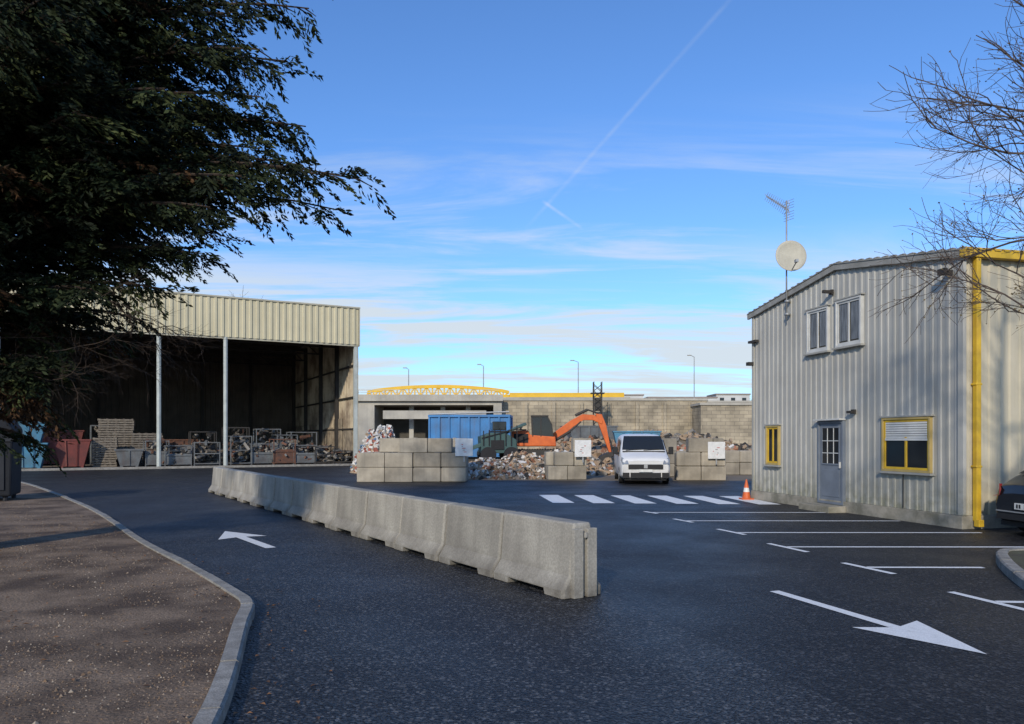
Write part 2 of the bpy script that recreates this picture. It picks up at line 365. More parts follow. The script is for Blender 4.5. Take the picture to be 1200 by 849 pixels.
def window(nm,x0,x1,z0,z1,fm,shut=0.0,mull=1,curt=False,grille=False,outer=None,ow=.05):
    mb=MB(); rect(mb,x0,x1,z0,z1,ow,-.06,.085,1)
    rect(mb,x0+ow,x1-ow,z0+ow,z1-ow,.05,-.03,.058,0)
    zt=z1-.07-(z1-z0)*shut
    for i in range(1,mull+1):
        c=x0+(x1-x0)*i/(mull+1); mb.bx(c-.03,c+.03,-.025,.056,z0+.1,zt if shut else z1-.1,0)
    mb.bx(x0-.06,x1+.06,.0,.13,z0-.05,z0-.002,2)
    mb.bx(x0-.05,x1+.05,.0,.10,z1+.002,z1+.04,2)
    mb.obj(nm+'_frame',[fm,outer or fm,mat('sill_grey',(0.36,0.35,0.31),.7,scale=4)],of,bevel=.005)
    mb=MB(); mb.bx(x0+.08,x1-.08,.0,.036,z0+.08,z1-.08); mb.obj(nm+'_glass',glass,of)
    if curt:
        mb=MB()
        for i in range(10):
            if i in (4,5): continue
            a=x0+.11+(x1-x0-.22)*i/10; mb.bx(a,a+(x1-x0-.22)/10-.01,.037,.041,z0+.14,z1-.12)
        mb.obj(nm+'_curtain',mat('net_curtain',(0.22,0.24,0.26),.5,col2=(0.08,0.09,0.10),scale=6,stretch=(6,1,.4)),of)
    if shut:
        mb=MB(); z=z1-.10
        while z>zt: mb.bx(x0+.10,x1-.10,.037,.052,z-.045,z-.004); z-=.05
        mb.bx(x0+.09,x1-.09,.036,.060,z-.05,z); mb.obj(nm+'_roller_shutter',whiteplastic,of,bevel=.004)
window('yellow_window',.73,2.12,1.05,2.22,yellow,shut=.30,mull=1,outer=yframe)
window('small_window',6.05,6.68,1.04,2.13,yellow,mull=1,outer=yframe)
window('upper_window_a',3.97,4.82,3.95,5.05,alu,curt=True)
window('upper_window_b',2.78,3.69,3.97,5.10,alu,curt=True)
doorm=mat('door_blue_grey',(0.17,0.195,0.23),0.5,scale=3)
mb=MB(); x0,x1=3.40,4.37
rect(mb,x0,x1,.16,2.2,.06,-.04,.085,0); mb.bx(x0+.06,x1-.06,-.02,.05,.22,2.14,0)
mb.bx(x0+.16,x1-.16,.05,.062,.34,1.0,0); mb.bx(x0+.1,x0+.13,.05,.10,1.05,1.2,2)
rect(mb,x0+.14,x1-.14,1.12,2.06,.035,.05,.07,0)
for i in range(1,3):
    c=x0+.14+(x1-x0-.28)*i/3; mb.bx(c-.01,c+.01,.05,.068,1.15,2.03,2)
for z in (1.4,1.7): mb.bx(x0+.16,x1-.16,.051,.066,z,z+.02,2)
mb.bx(x0-.02,x1+.02,.0,.20,2.21,2.25,2)
mb.obj('entrance_door',[doorm,glass,alu],of,bevel=.004)
mb=MB(); mb.bx(x0+.17,x1-.17,.049,.056,1.15,2.03); mb.obj('door_glass',glass,of)
mb=MB(); mb.bx(x0-.1,x1+.1,.073,.55,-.01,.15); mb.obj('door_step',plinth,of,bevel=.01)
mb=MB(); mb.bx(3.0,3.1,.03,.10,2.35,2.45); mb.bx(3.02,3.18,.10,.16,2.36,2.42); mb.bx(.2,.28,.03,.2,5.0,5.1); mb.bx(.15,.33,.2,.28,5.0,5.12)
mb.bx(7.35,7.5,.03,.2,3.9,4.0); mb.bx(7.1,7.5,.03,.14,4.55,4.62); mb.bx(3.8,3.9,.03,.09,5.3,5.42); mb.bx(3.81,3.89,.09,.3,5.33,5.40)
mb.obj('security_cameras',darksteel,of)
mb=MB(); mb.tube((1.5,.05,.28),(1.5,.05,1.0),.012); mb.obj('wall_cable',darksteel,of)
# mast, dish and aerial
ae=empty('satellite_dish_and_tv_aerial',(8.8-.234*5.59-.13,14.5+.973*5.59-.03,0),0)
mb=MB(); mb.tube((0,0,4.95),(0,0,8.15),.022); mb.box((0.03,.02,5.1),(.12,.12,.06)); mb.box((0.03,.02,5.45),(.12,.12,.06)); mb.obj('mast',steel,ae,smooth=True)
mb=MB(); n=36; rings=6; vs=[(0,0,0)]; fs=[]
for r in range(1,rings+1):
    for i in range(n):
        a=2*math.pi*i/n; q=r/rings; vs.append((math.cos(a)*.40*q,-.055*q*q-(.012 if r==rings else 0),math.sin(a)*.43*q))
for i in range(n): fs.append((0,1+i,1+(i+1)%n))
for r in range(rings-1):
    for i in range(n): fs.append((1+r*n+i,1+(r+1)*n+i,1+(r+1)*n+(i+1)%n,1+r*n+(i+1)%n))
mb.add(vs,fs); o=mb.obj('dish',mat('dish_cream',(0.47,0.44,0.35),.6,scale=3,col2=(0.38,0.355,0.28),streak=.3,streak_col=(.2,.19,.15)),ae,smooth=True); o.location=(.06,-.12,6.62); o.rotation_euler=(R(-10),0,R(-4))
sd=o.modifiers.new('s','SOLIDIFY'); sd.thickness=.012
mb=MB(); mb.tube((.06,-.17,6.22),(.02,-.62,6.34),.014); mb.box((.02,-.64,6.38),(.07,.12,.07)); mb.tube((0,0,6.62),(.06,-.1,6.62),.04); mb.box((.03,0,6.62),(.14,.1,.2)); mb.obj('lnb_arm',steel,ae)
mb=MB(); a0=Vector((-.62,-.25,8.18)); a1=Vector((.10,.10,7.92)); mb.tube(a0,a1,.012)
d=(a1-a0).normalized(); pn=Vector((-d.y,d.x,0)).normalized()
for i in range(12):
    p=a0+(a1-a0)*(i/12); l=.11+.006*i; mb.tube(p-pn*l*.6+Vector((0,0,l*.8)),p+pn*l*.6-Vector((0,0,l*.8)),.006,n=5); mb.tube(p-pn*l*.6-Vector((0,0,l*.8)),p+pn*l*.6+Vector((0,0,l*.8)),.006,n=5)
for s in (-1,1):
    for j in range(4): mb.tube(a1+pn*(-.18)+Vector((0,0,s*(.05+.07*j))),a1+pn*.18+Vector((0,0,s*(.05+.07*j))),.006,n=5)
mb.tube(a1-Vector((0,0,.28)),a1+Vector((0,0,.28)),.008); mb.obj('tv_aerial',steel,ae)

# ------------------------------------------------------------------ open shed
fasc=mat('fascia_cladding',(0.58,0.52,0.35),0.6,col2=(0.50,0.45,0.30),scale=.4,streak=.35,streak_col=(0.30,0.27,0.19))
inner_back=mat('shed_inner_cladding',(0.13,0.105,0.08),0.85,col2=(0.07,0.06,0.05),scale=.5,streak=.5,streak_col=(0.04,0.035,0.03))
inner_side=mat('shed_side_panels',(0.50,0.42,0.30),0.85,col2=(0.22,0.17,0.12),scale=.5,detail=9,streak=.5,streak_col=(0.12,0.09,0.06),lo=.42,hi=.6)
sh=empty('open_storage_shed',(-10.5,50.7,0),math.atan2(-.465,-.885))
SW=24.0; SD=21.0; ST=10.65; SB=8.2
mb=MB(); corr(mb,SW,.42,.06,lambda u:SB,lambda u:ST,lambda u,d,z:(u,d,z)); mb.obj('fascia',fasc,sh)
mb=MB(); mb.bx(-.12,SW+.1,-.2,.10,ST,ST+.10); mb.bx(-.10,-.02,-.3,.09,SB-.05,ST-.003); mb.bx(-.1,SW,-.14,-.02,SB-.12,SB-.003); mb.obj('fascia_trim',mat('fascia_trim',(0.44,0.41,0.31),.6,scale=2),sh)
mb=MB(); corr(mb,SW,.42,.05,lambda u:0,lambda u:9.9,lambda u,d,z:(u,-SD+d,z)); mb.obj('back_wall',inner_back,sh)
mb=MB(); corr(mb,SD,.42,.05,lambda u:0,lambda u:ST-.1-u*.035,lambda u,d,z:(-.0+d,-u,z)); mb.obj('side_wall_a',inner_side,sh)
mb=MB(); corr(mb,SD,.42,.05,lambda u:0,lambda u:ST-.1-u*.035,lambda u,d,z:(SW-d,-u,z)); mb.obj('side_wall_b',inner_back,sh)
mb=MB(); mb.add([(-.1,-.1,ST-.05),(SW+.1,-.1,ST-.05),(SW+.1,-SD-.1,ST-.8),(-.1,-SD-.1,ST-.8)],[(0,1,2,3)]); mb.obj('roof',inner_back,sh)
mb=MB()
for x in (8.5,12.3): mb.tube((x,-.1,0),(x,-.1,SB),.13,n=8)
mb.tube((20.4,-.1,0),(20.4,-.1,SB),.12); mb.bx(.02,.26,-.32,-.05,0,SB-.1)
mb.obj('front_posts',mat('post_white',(0.45,0.48,0.45),.6,scale=2,col2=(0.34,0.37,0.35)),sh,smooth=False)
mb=MB()
for y in (-5,-10,-15.5,-20.5):
    mb.bx(.06,.32,y-.14,y+.14,0,9.6); mb.bx(SW-.35,SW-.06,y-.14,y+.14,0,9.6)
    mb.bx(0.1,SW-.1,y-.08,y+.08,9.35,9.6); mb.bx(0.1,SW-.1,y-.06,y+.06,8.5,8.62)
    x=.5
    while x<SW-1.5: mb.beam((x,y,8.6),(x+.9,y,9.4),.07,.07); mb.beam((x+.9,y,9.4),(x+1.8,y,8.6),.07,.07); x+=1.8
for x in (4,8,12,16,20): mb.bx(x-.1,x+.1,-SD+.07,-SD+.3,0,9.3)
for z in (2.4,4.6,6.8): mb.bx(.055,.14,-SD+.3,-.4,z,z+.12)
mb.obj('steel_frame',darksteel,sh)
mb=MB(); mb.bx(0.07,SW,-SD+.1,.9,-.02,.06); mb.obj('floor_slab',mat('slab_dirty',(0.20,0.165,0.13),.9,scale=.6),sh)
mb=MB(); mb.bx(-.2,SW+8,.9,1.15,-.02,.13); mb.obj('slab_kerb',kerbm,sh)
mb=MB()
for i in range(7):
    y=-1.2-i*2.7; h=random.uniform(2.2,3.4); mb.bx(.06,.10+.01*i,y-2.3,y,.1,h)
mb.obj('timber_lining',mat('grey_timber',(0.35,0.29,0.21),.9,col2=(0.16,0.13,0.10),scale=2),sh)

# ------------------------------------------------------------------ shed contents
def sloc(u,y,z=0.06):
    c,s=ux,uy; return (-10.5+u*c-y*s, 50.7+u*s+y*c, z)
SRZ=math.atan2(-.465,-.885)
def skip(loc,rz,w,d,h,m):
    e=empty('steel_skip',loc,rz); mb=MB(); a=.16*h+.1
    vs=[(-w/2+a,-d/2+.1,.08),(w/2-a,-d/2+.1,.08),(w/2-a,d/2-.1,.08),(-w/2+a,d/2-.1,.08),(-w/2,-d/2,h),(w/2,-d/2,h),(w/2,d/2,h),(-w/2,d/2,h)]
    mb.add(vs,[(0,3,2,1),(0,1,5,4),(1,2,6,5),(2,3,7,6),(3,0,4,7)])
    o=mb.obj('tub',m,e); so=o.modifiers.new('s','SOLIDIFY'); so.thickness=.05
    mb=MB()
    for x0_,x1_,y0_,y1_ in [(-w/2,w/2,-d/2-.05,-d/2+.03),(-w/2,w/2,d/2-.03,d/2+.05)]: mb.bx(x0_-.05,x1_+.05,y0_,y1_,h,h+.09)
    mb.bx(-w/2-.05,-w/2+.03,-d/2+.03,d/2-.03,h,h+.09); mb.bx(w/2-.03,w/2+.05,-d/2+.03,d/2-.03,h,h+.09)
    n=max(2,int(w/.6))
    for i in range(1,n):
        x=-w/2+w*i/n
        for s in (-1,1): mb.beam((x*.86,s*(d/2-.08),.1),(x,s*(d/2+.02),h),.09,.06)
    mb.bx(-w/2+a,-w/2+a+.15,-d/2+.1,d/2-.1,0,.08); mb.bx(w/2-a-.15,w/2-a,-d/2+.1,d/2-.1,0,.08)
    mb.obj('rim_and_ribs',m,e); return e
blue_s=mat('blue_skip_paint',(0.06,0.24,0.38),.6,col2=(0.07,0.16,0.22),scale=1.5,streak=.4,streak_col=(0.12,0.07,0.05))
red_s=mat('red_skip_paint',(0.20,0.045,0.035),.6,col2=(0.11,0.035,0.03),scale=1.5)
grey_s=mat('grey_skip_paint',(0.15,0.165,0.17),.6,col2=(0.09,0.09,0.09),scale=1.5,streak=.4,streak_col=(0.12,0.07,0.05))
skip(sloc(19.0,-.9),SRZ,1.8,1.6,1.4,blue_s); skip(sloc(19.0,-.9,1.56),SRZ,1.7,1.5,1.1,blue_s)
skip(sloc(16.9,-1.8),SRZ,1.9,1.8,1.6,red_s); skip(sloc(13.9,-1.3),SRZ,1.5,1.4,1.0,grey_s); skip(sloc(22.4,-6),SRZ,2.6,2.0,2.0,grey_s)
skip(sloc(18.3,-8),SRZ,3.5,2.0,2.2,red_s); skip(sloc(10.9,-6),SRZ,3.0,2,1.6,rust)
def pallets(loc,rz,n,w=1.2,d=1.0):
    mb=MB()
    for i in range(n):
        z=i*.15; jx=random.uniform(-.05,.05)
        for k in range(5): mb.bx(jx-w/2+k*(w-.12)/4,jx-w/2+k*(w-.12)/4+.11,-d/2,d/2,z+.12,z+.14)
        for y in (-d/2,-.05,d/2-.1): mb.bx(jx-w/2,jx+w/2,y,y+.1,z+.015,z+.115)
    o=mb.obj('pallet_stack',woodm); o.location=loc; o.rotation_euler=(0,0,rz)
for u,y,n,w in ((15.2,-2.2,12,1.3),(14.6,-4,20,2.0),(12.9,-3.6,14,1.8),(10.2,-5,9,1.4),(8.8,-3.2,7,1.4),(6.6,-3,8,1.4)): pallets(sloc(u,y),SRZ+random.uniform(-.1,.1),n,w)
gr0=mat('scrap_grey',(0.24,0.22,0.19),.8,scale=3)
def rack(loc,rz,w,d,h,m,fill):
    e=empty('stillage_cage',loc,rz); mb=MB()
    for x in (-w/2,w/2):
        for y in (-d/2,d/2): mb.bx(x-.03,x+.03,y-.03,y+.03,0,h)
    for z in (.12,h*.5,h-.05):
        for y in (-d/2,d/2): mb.bx(-w/2,w/2,y-.02,y+.02,z,z+.06)
        for x in (-w/2,w/2): mb.bx(x-.02,x+.02,-d/2,d/2,z,z+.06)
    mb.bx(-w/2,w/2,-d/2,d/2,.10,.118)
    if random.random()<.5: mb.bx(-w/2,w/2,-d/2+.03,-d/2+.05,.15,h*.6); mb.bx(-w/2,w/2,d/2-.05,d/2-.03,.15,h*.6)
    mb.obj('frame',m,e)
    mb=MB()
    for i in range(fill):
        M=Matrix.Rotation(random.random()*3,3,Vector((random.random(),random.random(),random.random()+.1)).normalized())
        mb.box((random.uniform(-.4,.4)*w,random.uniform(-.4,.4)*d,.2+random.random()*h*.85),(random.uniform(.1,.9),random.uniform(.05,.25),random.uniform(.03,.2)),M=M,mi=random.choice((0,0,1,2,3,4,4)))
    mb.obj('scrap',[darksteel,rust,grey_s,woodm,gr0],e)
rk=[(0.9,-1.0,1.3,.9),(2.1,-1.2,1.3,1.2),(3.4,-1.4,1.5,1.3),(4.8,-1.3,1.4,1.7),(6.2,-1.6,1.4,1.4),(7.5,-1.4,1.3,1.9),(9.5,-1.5,1.5,1.5),(11.2,-1.4,1.5,1.3),(5.4,-3.6,1.6,2.4),(7.4,-4.0,1.6,2.5),(3.0,-3.8,1.8,2.2),(4.2,-3.6,1.4,2.0),(9.5,-4,1.6,2.2),(12.4,-1.5,1.3,1.6),(15.3,-6,1.6,2.6)]
for u,y,w,h in rk: rack(sloc(u,y),SRZ+random.uniform(-.15,.15),w,1.1,h,random.choice((grey_s,rust,darksteel,grey_s)),34)

# ------------------------------------------------------------------ block walls with signs
def blockwall(loc,rz,rows,bl=1.5,bh=.6,bd_=.6):
    e=empty('concrete_block_wall',loc,rz); c=0
    for (r,x0_,x1_,y0_) in rows:
        x=x0_
        while x<x1_-.2:
            l=min(bl,x1_-x); mb=MB(); jy=random.uniform(-.03,.03)
            mb.bx(x+.012,x+l-.012,y0_+jy,y0_+bd_+jy,r*bh+.005,(r+1)*bh-.008); 
            if random.random()<.6: mb.box((x+l/2,y0_+.3,(r+1)*bh+.0),(.16,.2,.03))
            c+=1; mb.obj('block_%d'%c,blockm,e,bevel=.035,seg=1); x+=l
    return e
blockwall((-6.35,30.3,0),-.01,[(0,0,4.5,0),(1,0,4.5,0),(2,1.75,3.9,0),(0,3.9,4.5,.65),(1,3.9,4.5,.65),(2,3.3,4.5,1.3),(0,3.3,4.5,1.3),(1,3.3,4.5,1.3)],1.15)
blockwall((-6.35,31.6,0),.0,[(0,0,3,0),(1,0,3,0),(2,0.7,2.6,0)],1.15)
blockwall((1.55,32.0,0),.10,[(0,0,1.7,0),(1,.3,1.7,0),(2,1.1,1.9,0),(0,0,1.7,.65),(1,0,1.7,.65)],.85)
blockwall((7.0,31.6,0),-.04,[(0,0,2.1,0),(1,0,2.1,0),(2,.5,2.0,0)],1.05)
blockwall((6.6,34.5,0),.3,[(0,0,2.4,0),(1,0,2.4,0),(2,0,1.2,0)],1.2)
blockwall((9.8,36.5,0),0,[(0,0,7,0),(1,0,7,0)],1.4)
def sign(loc,rz,s=.72):
    e=empty('yard_sign',loc,rz); mb=MB(); mb.bx(-s/2,s/2,-.015,.015,-s/2,s/2,0); mb.obj('panel',mat('sign_white',(0.70,0.70,0.68),.5,scale=5),e,bevel=.01)
    mb=MB(); random.seed(int(loc[0]*10)); 
    for i in range(5):
        x=random.uniform(-.16,.05); z=-.2+i*.075; mb.bx(x,x+random.uniform(.04,.14),-.02,-.0155,z,z+.025,i%2)
    mb.obj('lettering',[mat('sign_red',(0.5,.06,.04),.5,scale=4),mat('sign_ink',(0.2,.2,.22),.5,scale=4)],e)
    mb=MB(); mb.bx(-.03,.03,.016,.05,-.6,s/2-.05); mb.obj('bracket',steel,e)
sign((-1.95,30.2,1.42),0); sign((3.05,31.9,1.35),.1); sign((8.65,31.4,1.28),-.04)

# ------------------------------------------------------------------ rubble piles
def pile(name,c,rx,ry,h,n,mats,smin,smax,base):
    e=empty(name,c); mb=MB(); nx=28; vs=[];fs=[]
    for i in range(nx):
        for j in range(nx):
            x=-1+2*i/(nx-1); y=-1+2*j/(nx-1); rr=math.sqrt(x*x+y*y); z=h*max(0,1-rr**1.5)*(0.8+.4*mnoise.noise(Vector((x*3+c[0],y*3,0))))
            vs.append((x*rx,y*ry,z-.02))
    for i in range(nx-1):
        for j in range(nx-1): fs.append((i*nx+j,(i+1)*nx+j,(i+1)*nx+j+1,i*nx+j+1))
    mb.add(vs,fs); mb.obj('mound',base,e)
    mb=MB()
    for k in range(n):
        a=random.random()*6.28; rr=math.sqrt(random.random())*.98; x=math.cos(a)*rr; y=math.sin(a)*rr
        z=h*max(0,1-rr**1.5)*(0.8+.4*mnoise.noise(Vector((x*3+c[0],y*3,0)))); s=random.uniform(smin,smax)
        M=Matrix.Rotation(random.random()*6,3,Vector((random.random()-.5,random.random()-.5,random.random()-.5)).normalized())
        mb.box((x*rx,y*ry,z+s*.1),(s*random.uniform(.6,1.6),s*random.uniform(.5,1),s*random.uniform(.25,.7)),M=M,mi=random.randrange(len(mats)))
    mb.obj('debris',mats,e)
wr=mat('rubble_white',(0.62,0.59,0.54),.9,scale=2); br_=mat('rubble_brick',(0.30,0.14,0.08),.9,scale=2); gr_=mat('rubble_grey',(0.22,0.20,0.17),.9,scale=2)
tn=mat('rubble_tan',(0.36,0.26,0.17),.9,scale=2); bl_=mat('rubble_blue',(0.14,0.22,0.33),.7,scale=2); dk=mat('rubble_dark',(0.05,0.045,0.04),.9,scale=2); rd=mat('rubble_red',(0.38,0.12,0.08),.8,scale=2)
pile('waste_pile',(-7.1,40,0),1.5,2.4,3.0,1300,[wr,wr,wr,wr,wr,bl_,rd,tn,wr,gr_],.05,.22,tn)
pile('rubble_pile',(-0.6,34.3,0),3.0,2.2,.95,1700,[wr,br_,tn,gr_,dk,wr,tn],.05,.22,tn)
pile('rubble_pile',(1.6,37.5,0),4.0,2.5,1.35,1400,[br_,tn,tn,gr_,dk,wr],.06,.26,tn)
pile('rubble_pile',(4.6,47,0),5,4,2.0,900,[tn,tn,gr_,br_,dk],.08,.34,tn)
pile('waste_pile',(11,42,0),5,3,1.7,1100,[rd,wr,br_,tn,tn,wr],.08,.3,tn)
pile('rubble_pile',(-2.6,52,0),5,5,2.2,700,[tn,gr_,wr,dk],.1,.4,yarddirt)
pile('rubble_pile',(12,58,0),10,5,2.6,700,[tn,gr_,tn,dk],.15,.5,yarddirt)

# ------------------------------------------------------------------ blue container
blue=mat('container_blue',(0.03,0.19,0.45),.5,col2=(0.03,0.14,0.32),scale=1,streak=.45,streak_col=(0.10,0.08,0.07))
ce=empty('blue_roll_off_container',(-2.6,47.5,0),-.06)
mb=MB(); w,d,z0,z1=5.0,2.4,.75,3.25
for (a,b,c,dd) in ((-w/2,w/2,-d/2,-d/2+.06),(-w/2,w/2,d/2-.06,d/2)): mb.bx(a,b,c,dd,z0,z1)
mb.bx(-w/2,-w/2+.06,-d/2+.06,d/2-.06,z0,z1); mb.bx(w/2-.06,w/2,-d/2+.06,d/2-.06,z0,z1); mb.bx(-w/2,w/2,-d/2,d/2,z0-.1,z0-.002)
mb.obj('body',blue,ce)
mb=MB()
for i in range(9):
    x=-w/2+w*i/8; 
    for s in (-1,1): mb.bx(x-.05,x+.05,s*(d/2+.05)-.05,s*(d/2+.05)+.05,z0,z1-.12)
for s in (-1,1): mb.bx(-w/2-.06,w/2+.06,s*(d/2+.05)-.07,s*(d/2+.05)+.07,z1-.12,z1+.03)
for s in (-1,1): mb.bx(s*(w/2+.04)-.05,s*(w/2+.04)+.05,-d/2,d/2,z1-.12,z1+.02)
for i in range(5):
    y=-d/2+d*i/4; mb.bx(w/2,w/2+.08,y-.05,y+.05,z0,z1-.12)
mb.obj('ribs',blue,ce)
mb=MB(); mb.bx(-w/2,w/2,-.9,-.6,.3,.65); mb.bx(-w/2,w/2,.6,.9,.3,.65)
for x in (-1.8,1.8):
    for y in (-.9,.9): mb.tube((x,y-.1,.25),(x,y+.1,.25),.25,n=14)
mb.obj('rails_and_rollers',darksteel,ce)
mb=MB(); mb.tube((-2.5,-1.3,3.3),(2.5,-1.3,3.45),.05)
mb.obj('sheet_bar',steel,ce)

# ------------------------------------------------------------------ excavator
orange=mat('excavator_orange',(0.66,0.14,0.025),.5,col2=(0.52,0.10,0.02),scale=2,streak=.3,streak_col=(.2,.08,.04))
ex=empty('orange_excavator',(1.4,42,0.45),0)
mb=MB()
for s in (-1,1):
    y=s*.95; pts=[]
    for a in range(8): t=math.pi/2+math.pi*a/7; pts.append((-1.15+.36*math.cos(t),.36+.36*math.sin(t)))
    for a in range(8): t=-math.pi/2+math.pi*a/7; pts.append((1.15+.36*math.cos(t),.36+.36*math.sin(t)))
    mb.poly_xz(pts,y-.22,y+.22)
    for i in range(5): mb.tube((-1.1+.55*i,y-.25,.3),(-1.1+.55*i,y+.25,.3),.15,n=12)
    for i in range(16): mb.bx(-1.15+i*.15,-1.15+i*.15+.06,y-.24,y+.24,.715,.745)
mb.obj('tracks',darksteel,ex)
mb=MB(); mb.poly_xz([(-1.5,.9),(-1.55,1.3),(-1.4,1.75),(-.5,1.8),(-.4,1.55),(1.0,1.45),(1.05,.9)],-.95,.95); mb.obj('upper_body',orange,ex,bevel=.06)
mb=MB(); mb.bx(-1.62,-1.2,-.9,.9,.88,1.25); mb.tube((-.9,.3,1.8),(-.9,.3,2.15),.06); mb.bx(-1.2,-.6,-.6,.5,1.8,1.86); mb.bx(-1.3,-.5,-.975,-.95,1.1,1.6); mb.obj('counterweight',black,ex,bevel=.02)
mb=MB(); mb.poly_xz([(-.25,1.45),(-.3,2.52),(.55,2.55),(.78,2.1),(.85,1.45)],-.93,-.05); mb.obj('cab_glass',glass,ex)
mb=MB()
for y in (-.93,-.05):
    for a,b in (((-.25,1.45),(-.3,2.54)),((-.3,2.54),(.55,2.57)),((.55,2.57),(.8,2.1)),((.8,2.1),(.87,1.45)),((.2,1.45),(.2,2.54))): mb.beam((a[0],y,a[1]),(b[0],y,b[1]),.05,.06)
mb.bx(-.34,.62,-.98,-.0,2.55,2.63); mb.obj('cab_frame',darksteel,ex)
mb=MB(); mb.poly_xz([(.6,1.25),(1.0,1.7),(1.9,2.35),(2.6,2.72),(3.25,2.68),(3.75,2.35),(3.7,2.15),(3.2,2.38),(2.65,2.38),(2.1,2.02),(1.3,1.35),(.95,1.05)],.08,.38); mb.obj('boom',orange,ex,bevel=.02)
mb=MB(); mb.poly_xz([(3.35,2.75),(3.7,2.72),(3.95,2.1),(4.25,.55),(4.15,.45),(3.75,1.55),(3.5,2.2)],.12,.34); mb.obj('stick',orange,ex,bevel=.02)
mb=MB(); mb.poly_xz([(4.3,.6),(4.05,.55),(3.6,.35),(3.35,-.05),(3.55,-.3),(4.0,-.4),(4.25,-.15),(3.85,-.2),(3.65,-.02),(3.85,.25),(4.3,.35)],-.2,.65)
for i in range(5): mb.bx(4.15,4.42,-.18+i*.19,-.1+i*.19,-.22,-.14)
mb.obj('bucket',darksteel,ex)
mb=MB(); mb.tube((1.0,.03,1.2),(1.9,.03,1.75),.08); mb.tube((1.9,.03,1.75),(2.5,.03,2.3),.045); mb.tube((2.2,.23,2.65),(2.9,.23,2.98),.08); mb.tube((2.9,.23,2.98),(3.5,.23,2.78),.045); mb.tube((3.75,.23,2.0),(4.25,.23,1.1),.05); mb.tube((4.25,.23,1.1),(4.25,.23,.5),.04)
mb.obj('hydraulic_rams',darksteel,ex)
wl=empty('sorting_machine',(-.75,40.5,0.5),.15)
green=mat('machine_green',(0.05,0.10,0.095),.6,scale=2)
mb=MB(); mb.poly_xz([(-1,.5),(-1.05,1.4),(-.5,1.6),(.3,1.6),(.9,1.2),(.95,.5)],-.8,.8); mb.beam((-.9,0,1.0),(1.5,0,2.1),.7,.14); mb.beam((-.6,-.4,1.1),(-1.7,-.4,.7),.5,.2); mb.obj('body',green,wl,bevel=.03)
mb=MB()
for x in (-.65,.6):
    for y in (-.9,.9): mb.tube((x,y-.15,.42),(x,y+.15,.42),.42,n=18)
for i in range(7): mb.beam((-.9+.3*i,-.84,.9),(-.9+.3*i,-.84,1.7+.05*i),.05,.05)
mb.bx(-.4,.5,-.82,.6,1.62,1.7); mb.beam((-1,-.84,1.3),(1.2,-.84,1.9),.05,.05); mb.bx(-.5,.2,-.86,-.81,.7,1.2); mb.obj('wheels_and_frame',black,wl)
mb=MB(); mb.bx(-.4,.35,-.75,.2,1.72,2.2); mb.obj('cab',glass,wl,bevel=.04)
skip((5.4,52,0),.2,3.4,2.2,2.6,grey_s); skip((8.2,49,0),-.1,3.0,2.0,2.2,blue_s); skip((-3.2,58,0),0,5,2.2,2.6,red_s)

# ------------------------------------------------------------------ vehicles
def loft(mb,st,mi=0):
    vs=[];fs=[];n=12
    for (y,zb_,zm,zt,wb,wm,wt) in st:
        half=[(wb*.9,zb_),(wb,zb_+.10),(wm,zm),(wt+(wm-wt)*.12,zt-.12*(zt-zm)-.02),(wt-.10,zt-.01),(wt*.5,zt+.01)]
        ring=[(-x,z) for x,z in half][::-1]
        ring=[(x,z) for x,z in half]+ring
        vs+=[(x,y,z) for x,z in ring]
    k=len(st)
    for i in range(k-1):
        for j in range(n): fs.append((i*n+j,i*n+(j+1)%n,(i+1)*n+(j+1)%n,(i+1)*n+j))
    fs+=[tuple(range(n)),tuple(range((k-1)*n,k*n))[::-1]]
    mb.add(vs,fs,mi)
def wheel(mb,x,y,r,w,mi_t=0,mi_r=1):
    mb.tube((x-w/2,y,r),(x+w/2,y,r),r,n=24,mi=mi_t)
    s=1 if x>0 else -1
    mb.tube((x+s*w/2,y,r),(x+s*(w/2+.012),y,r),r*.62,n=20,mi=mi_r)
    for k in range(5):
        a=k*1.256; mb.box((x+s*(w/2+.018),y+math.cos(a)*r*.3,r+math.sin(a)*r*.3),(.012,.05,.05),mi=mi_t)
vanw=mat('van_white_paint',(0.66,0.66,0.65),.35,col2=(0.60,0.60,0.59),scale=1,spec=.5,dirt=(0.28,0.26,0.23),dirt_h=(.3,.8))
hl=mat('headlight_glass',(0.30,0.32,0.34),.1,.3,scale=12)
van=empty('white_van',(5.15,28.6,0),R(-5))
mb=MB()
loft(mb,[(0.00,.32,.60,.88,.80,.84,.78),(.06,.24,.62,1.00,.90,.92,.86),(.30,.22,.70,1.12,.95,.965,.90),(.85,.22,.95,1.24,.96,.975,.90),(.95,.22,1.0,1.30,.96,.975,.89),
 (1.30,.22,1.05,1.62,.96,.975,.83),(1.62,.22,1.05,1.86,.96,.975,.79),(2.0,.22,1.05,1.94,.96,.975,.78),(3.5,.22,1.05,1.97,.96,.975,.78),(4.8,.22,1.05,1.95,.96,.97,.78),(4.95,.3,1.0,1.88,.92,.93,.74)])
o=mb.obj('body',vanw,van,smooth=True); bv=o.modifiers.new('b','BEVEL'); bv.width=.03; bv.segments=2; bv.limit_method='ANGLE'; bv.angle_limit=R(30)
mb=MB()
mb.add([(-.84,.98,1.325),(.84,.98,1.325),(.79,1.32,1.655),(.74,1.60,1.87),(-.74,1.60,1.87),(-.79,1.32,1.655)],[(0,1,2,5),(5,2,3,4)])
mb.v=[(a,b-.02,c+.012) for a,b,c in mb.v]; mb.obj('windscreen',glass,van)
mb=MB()
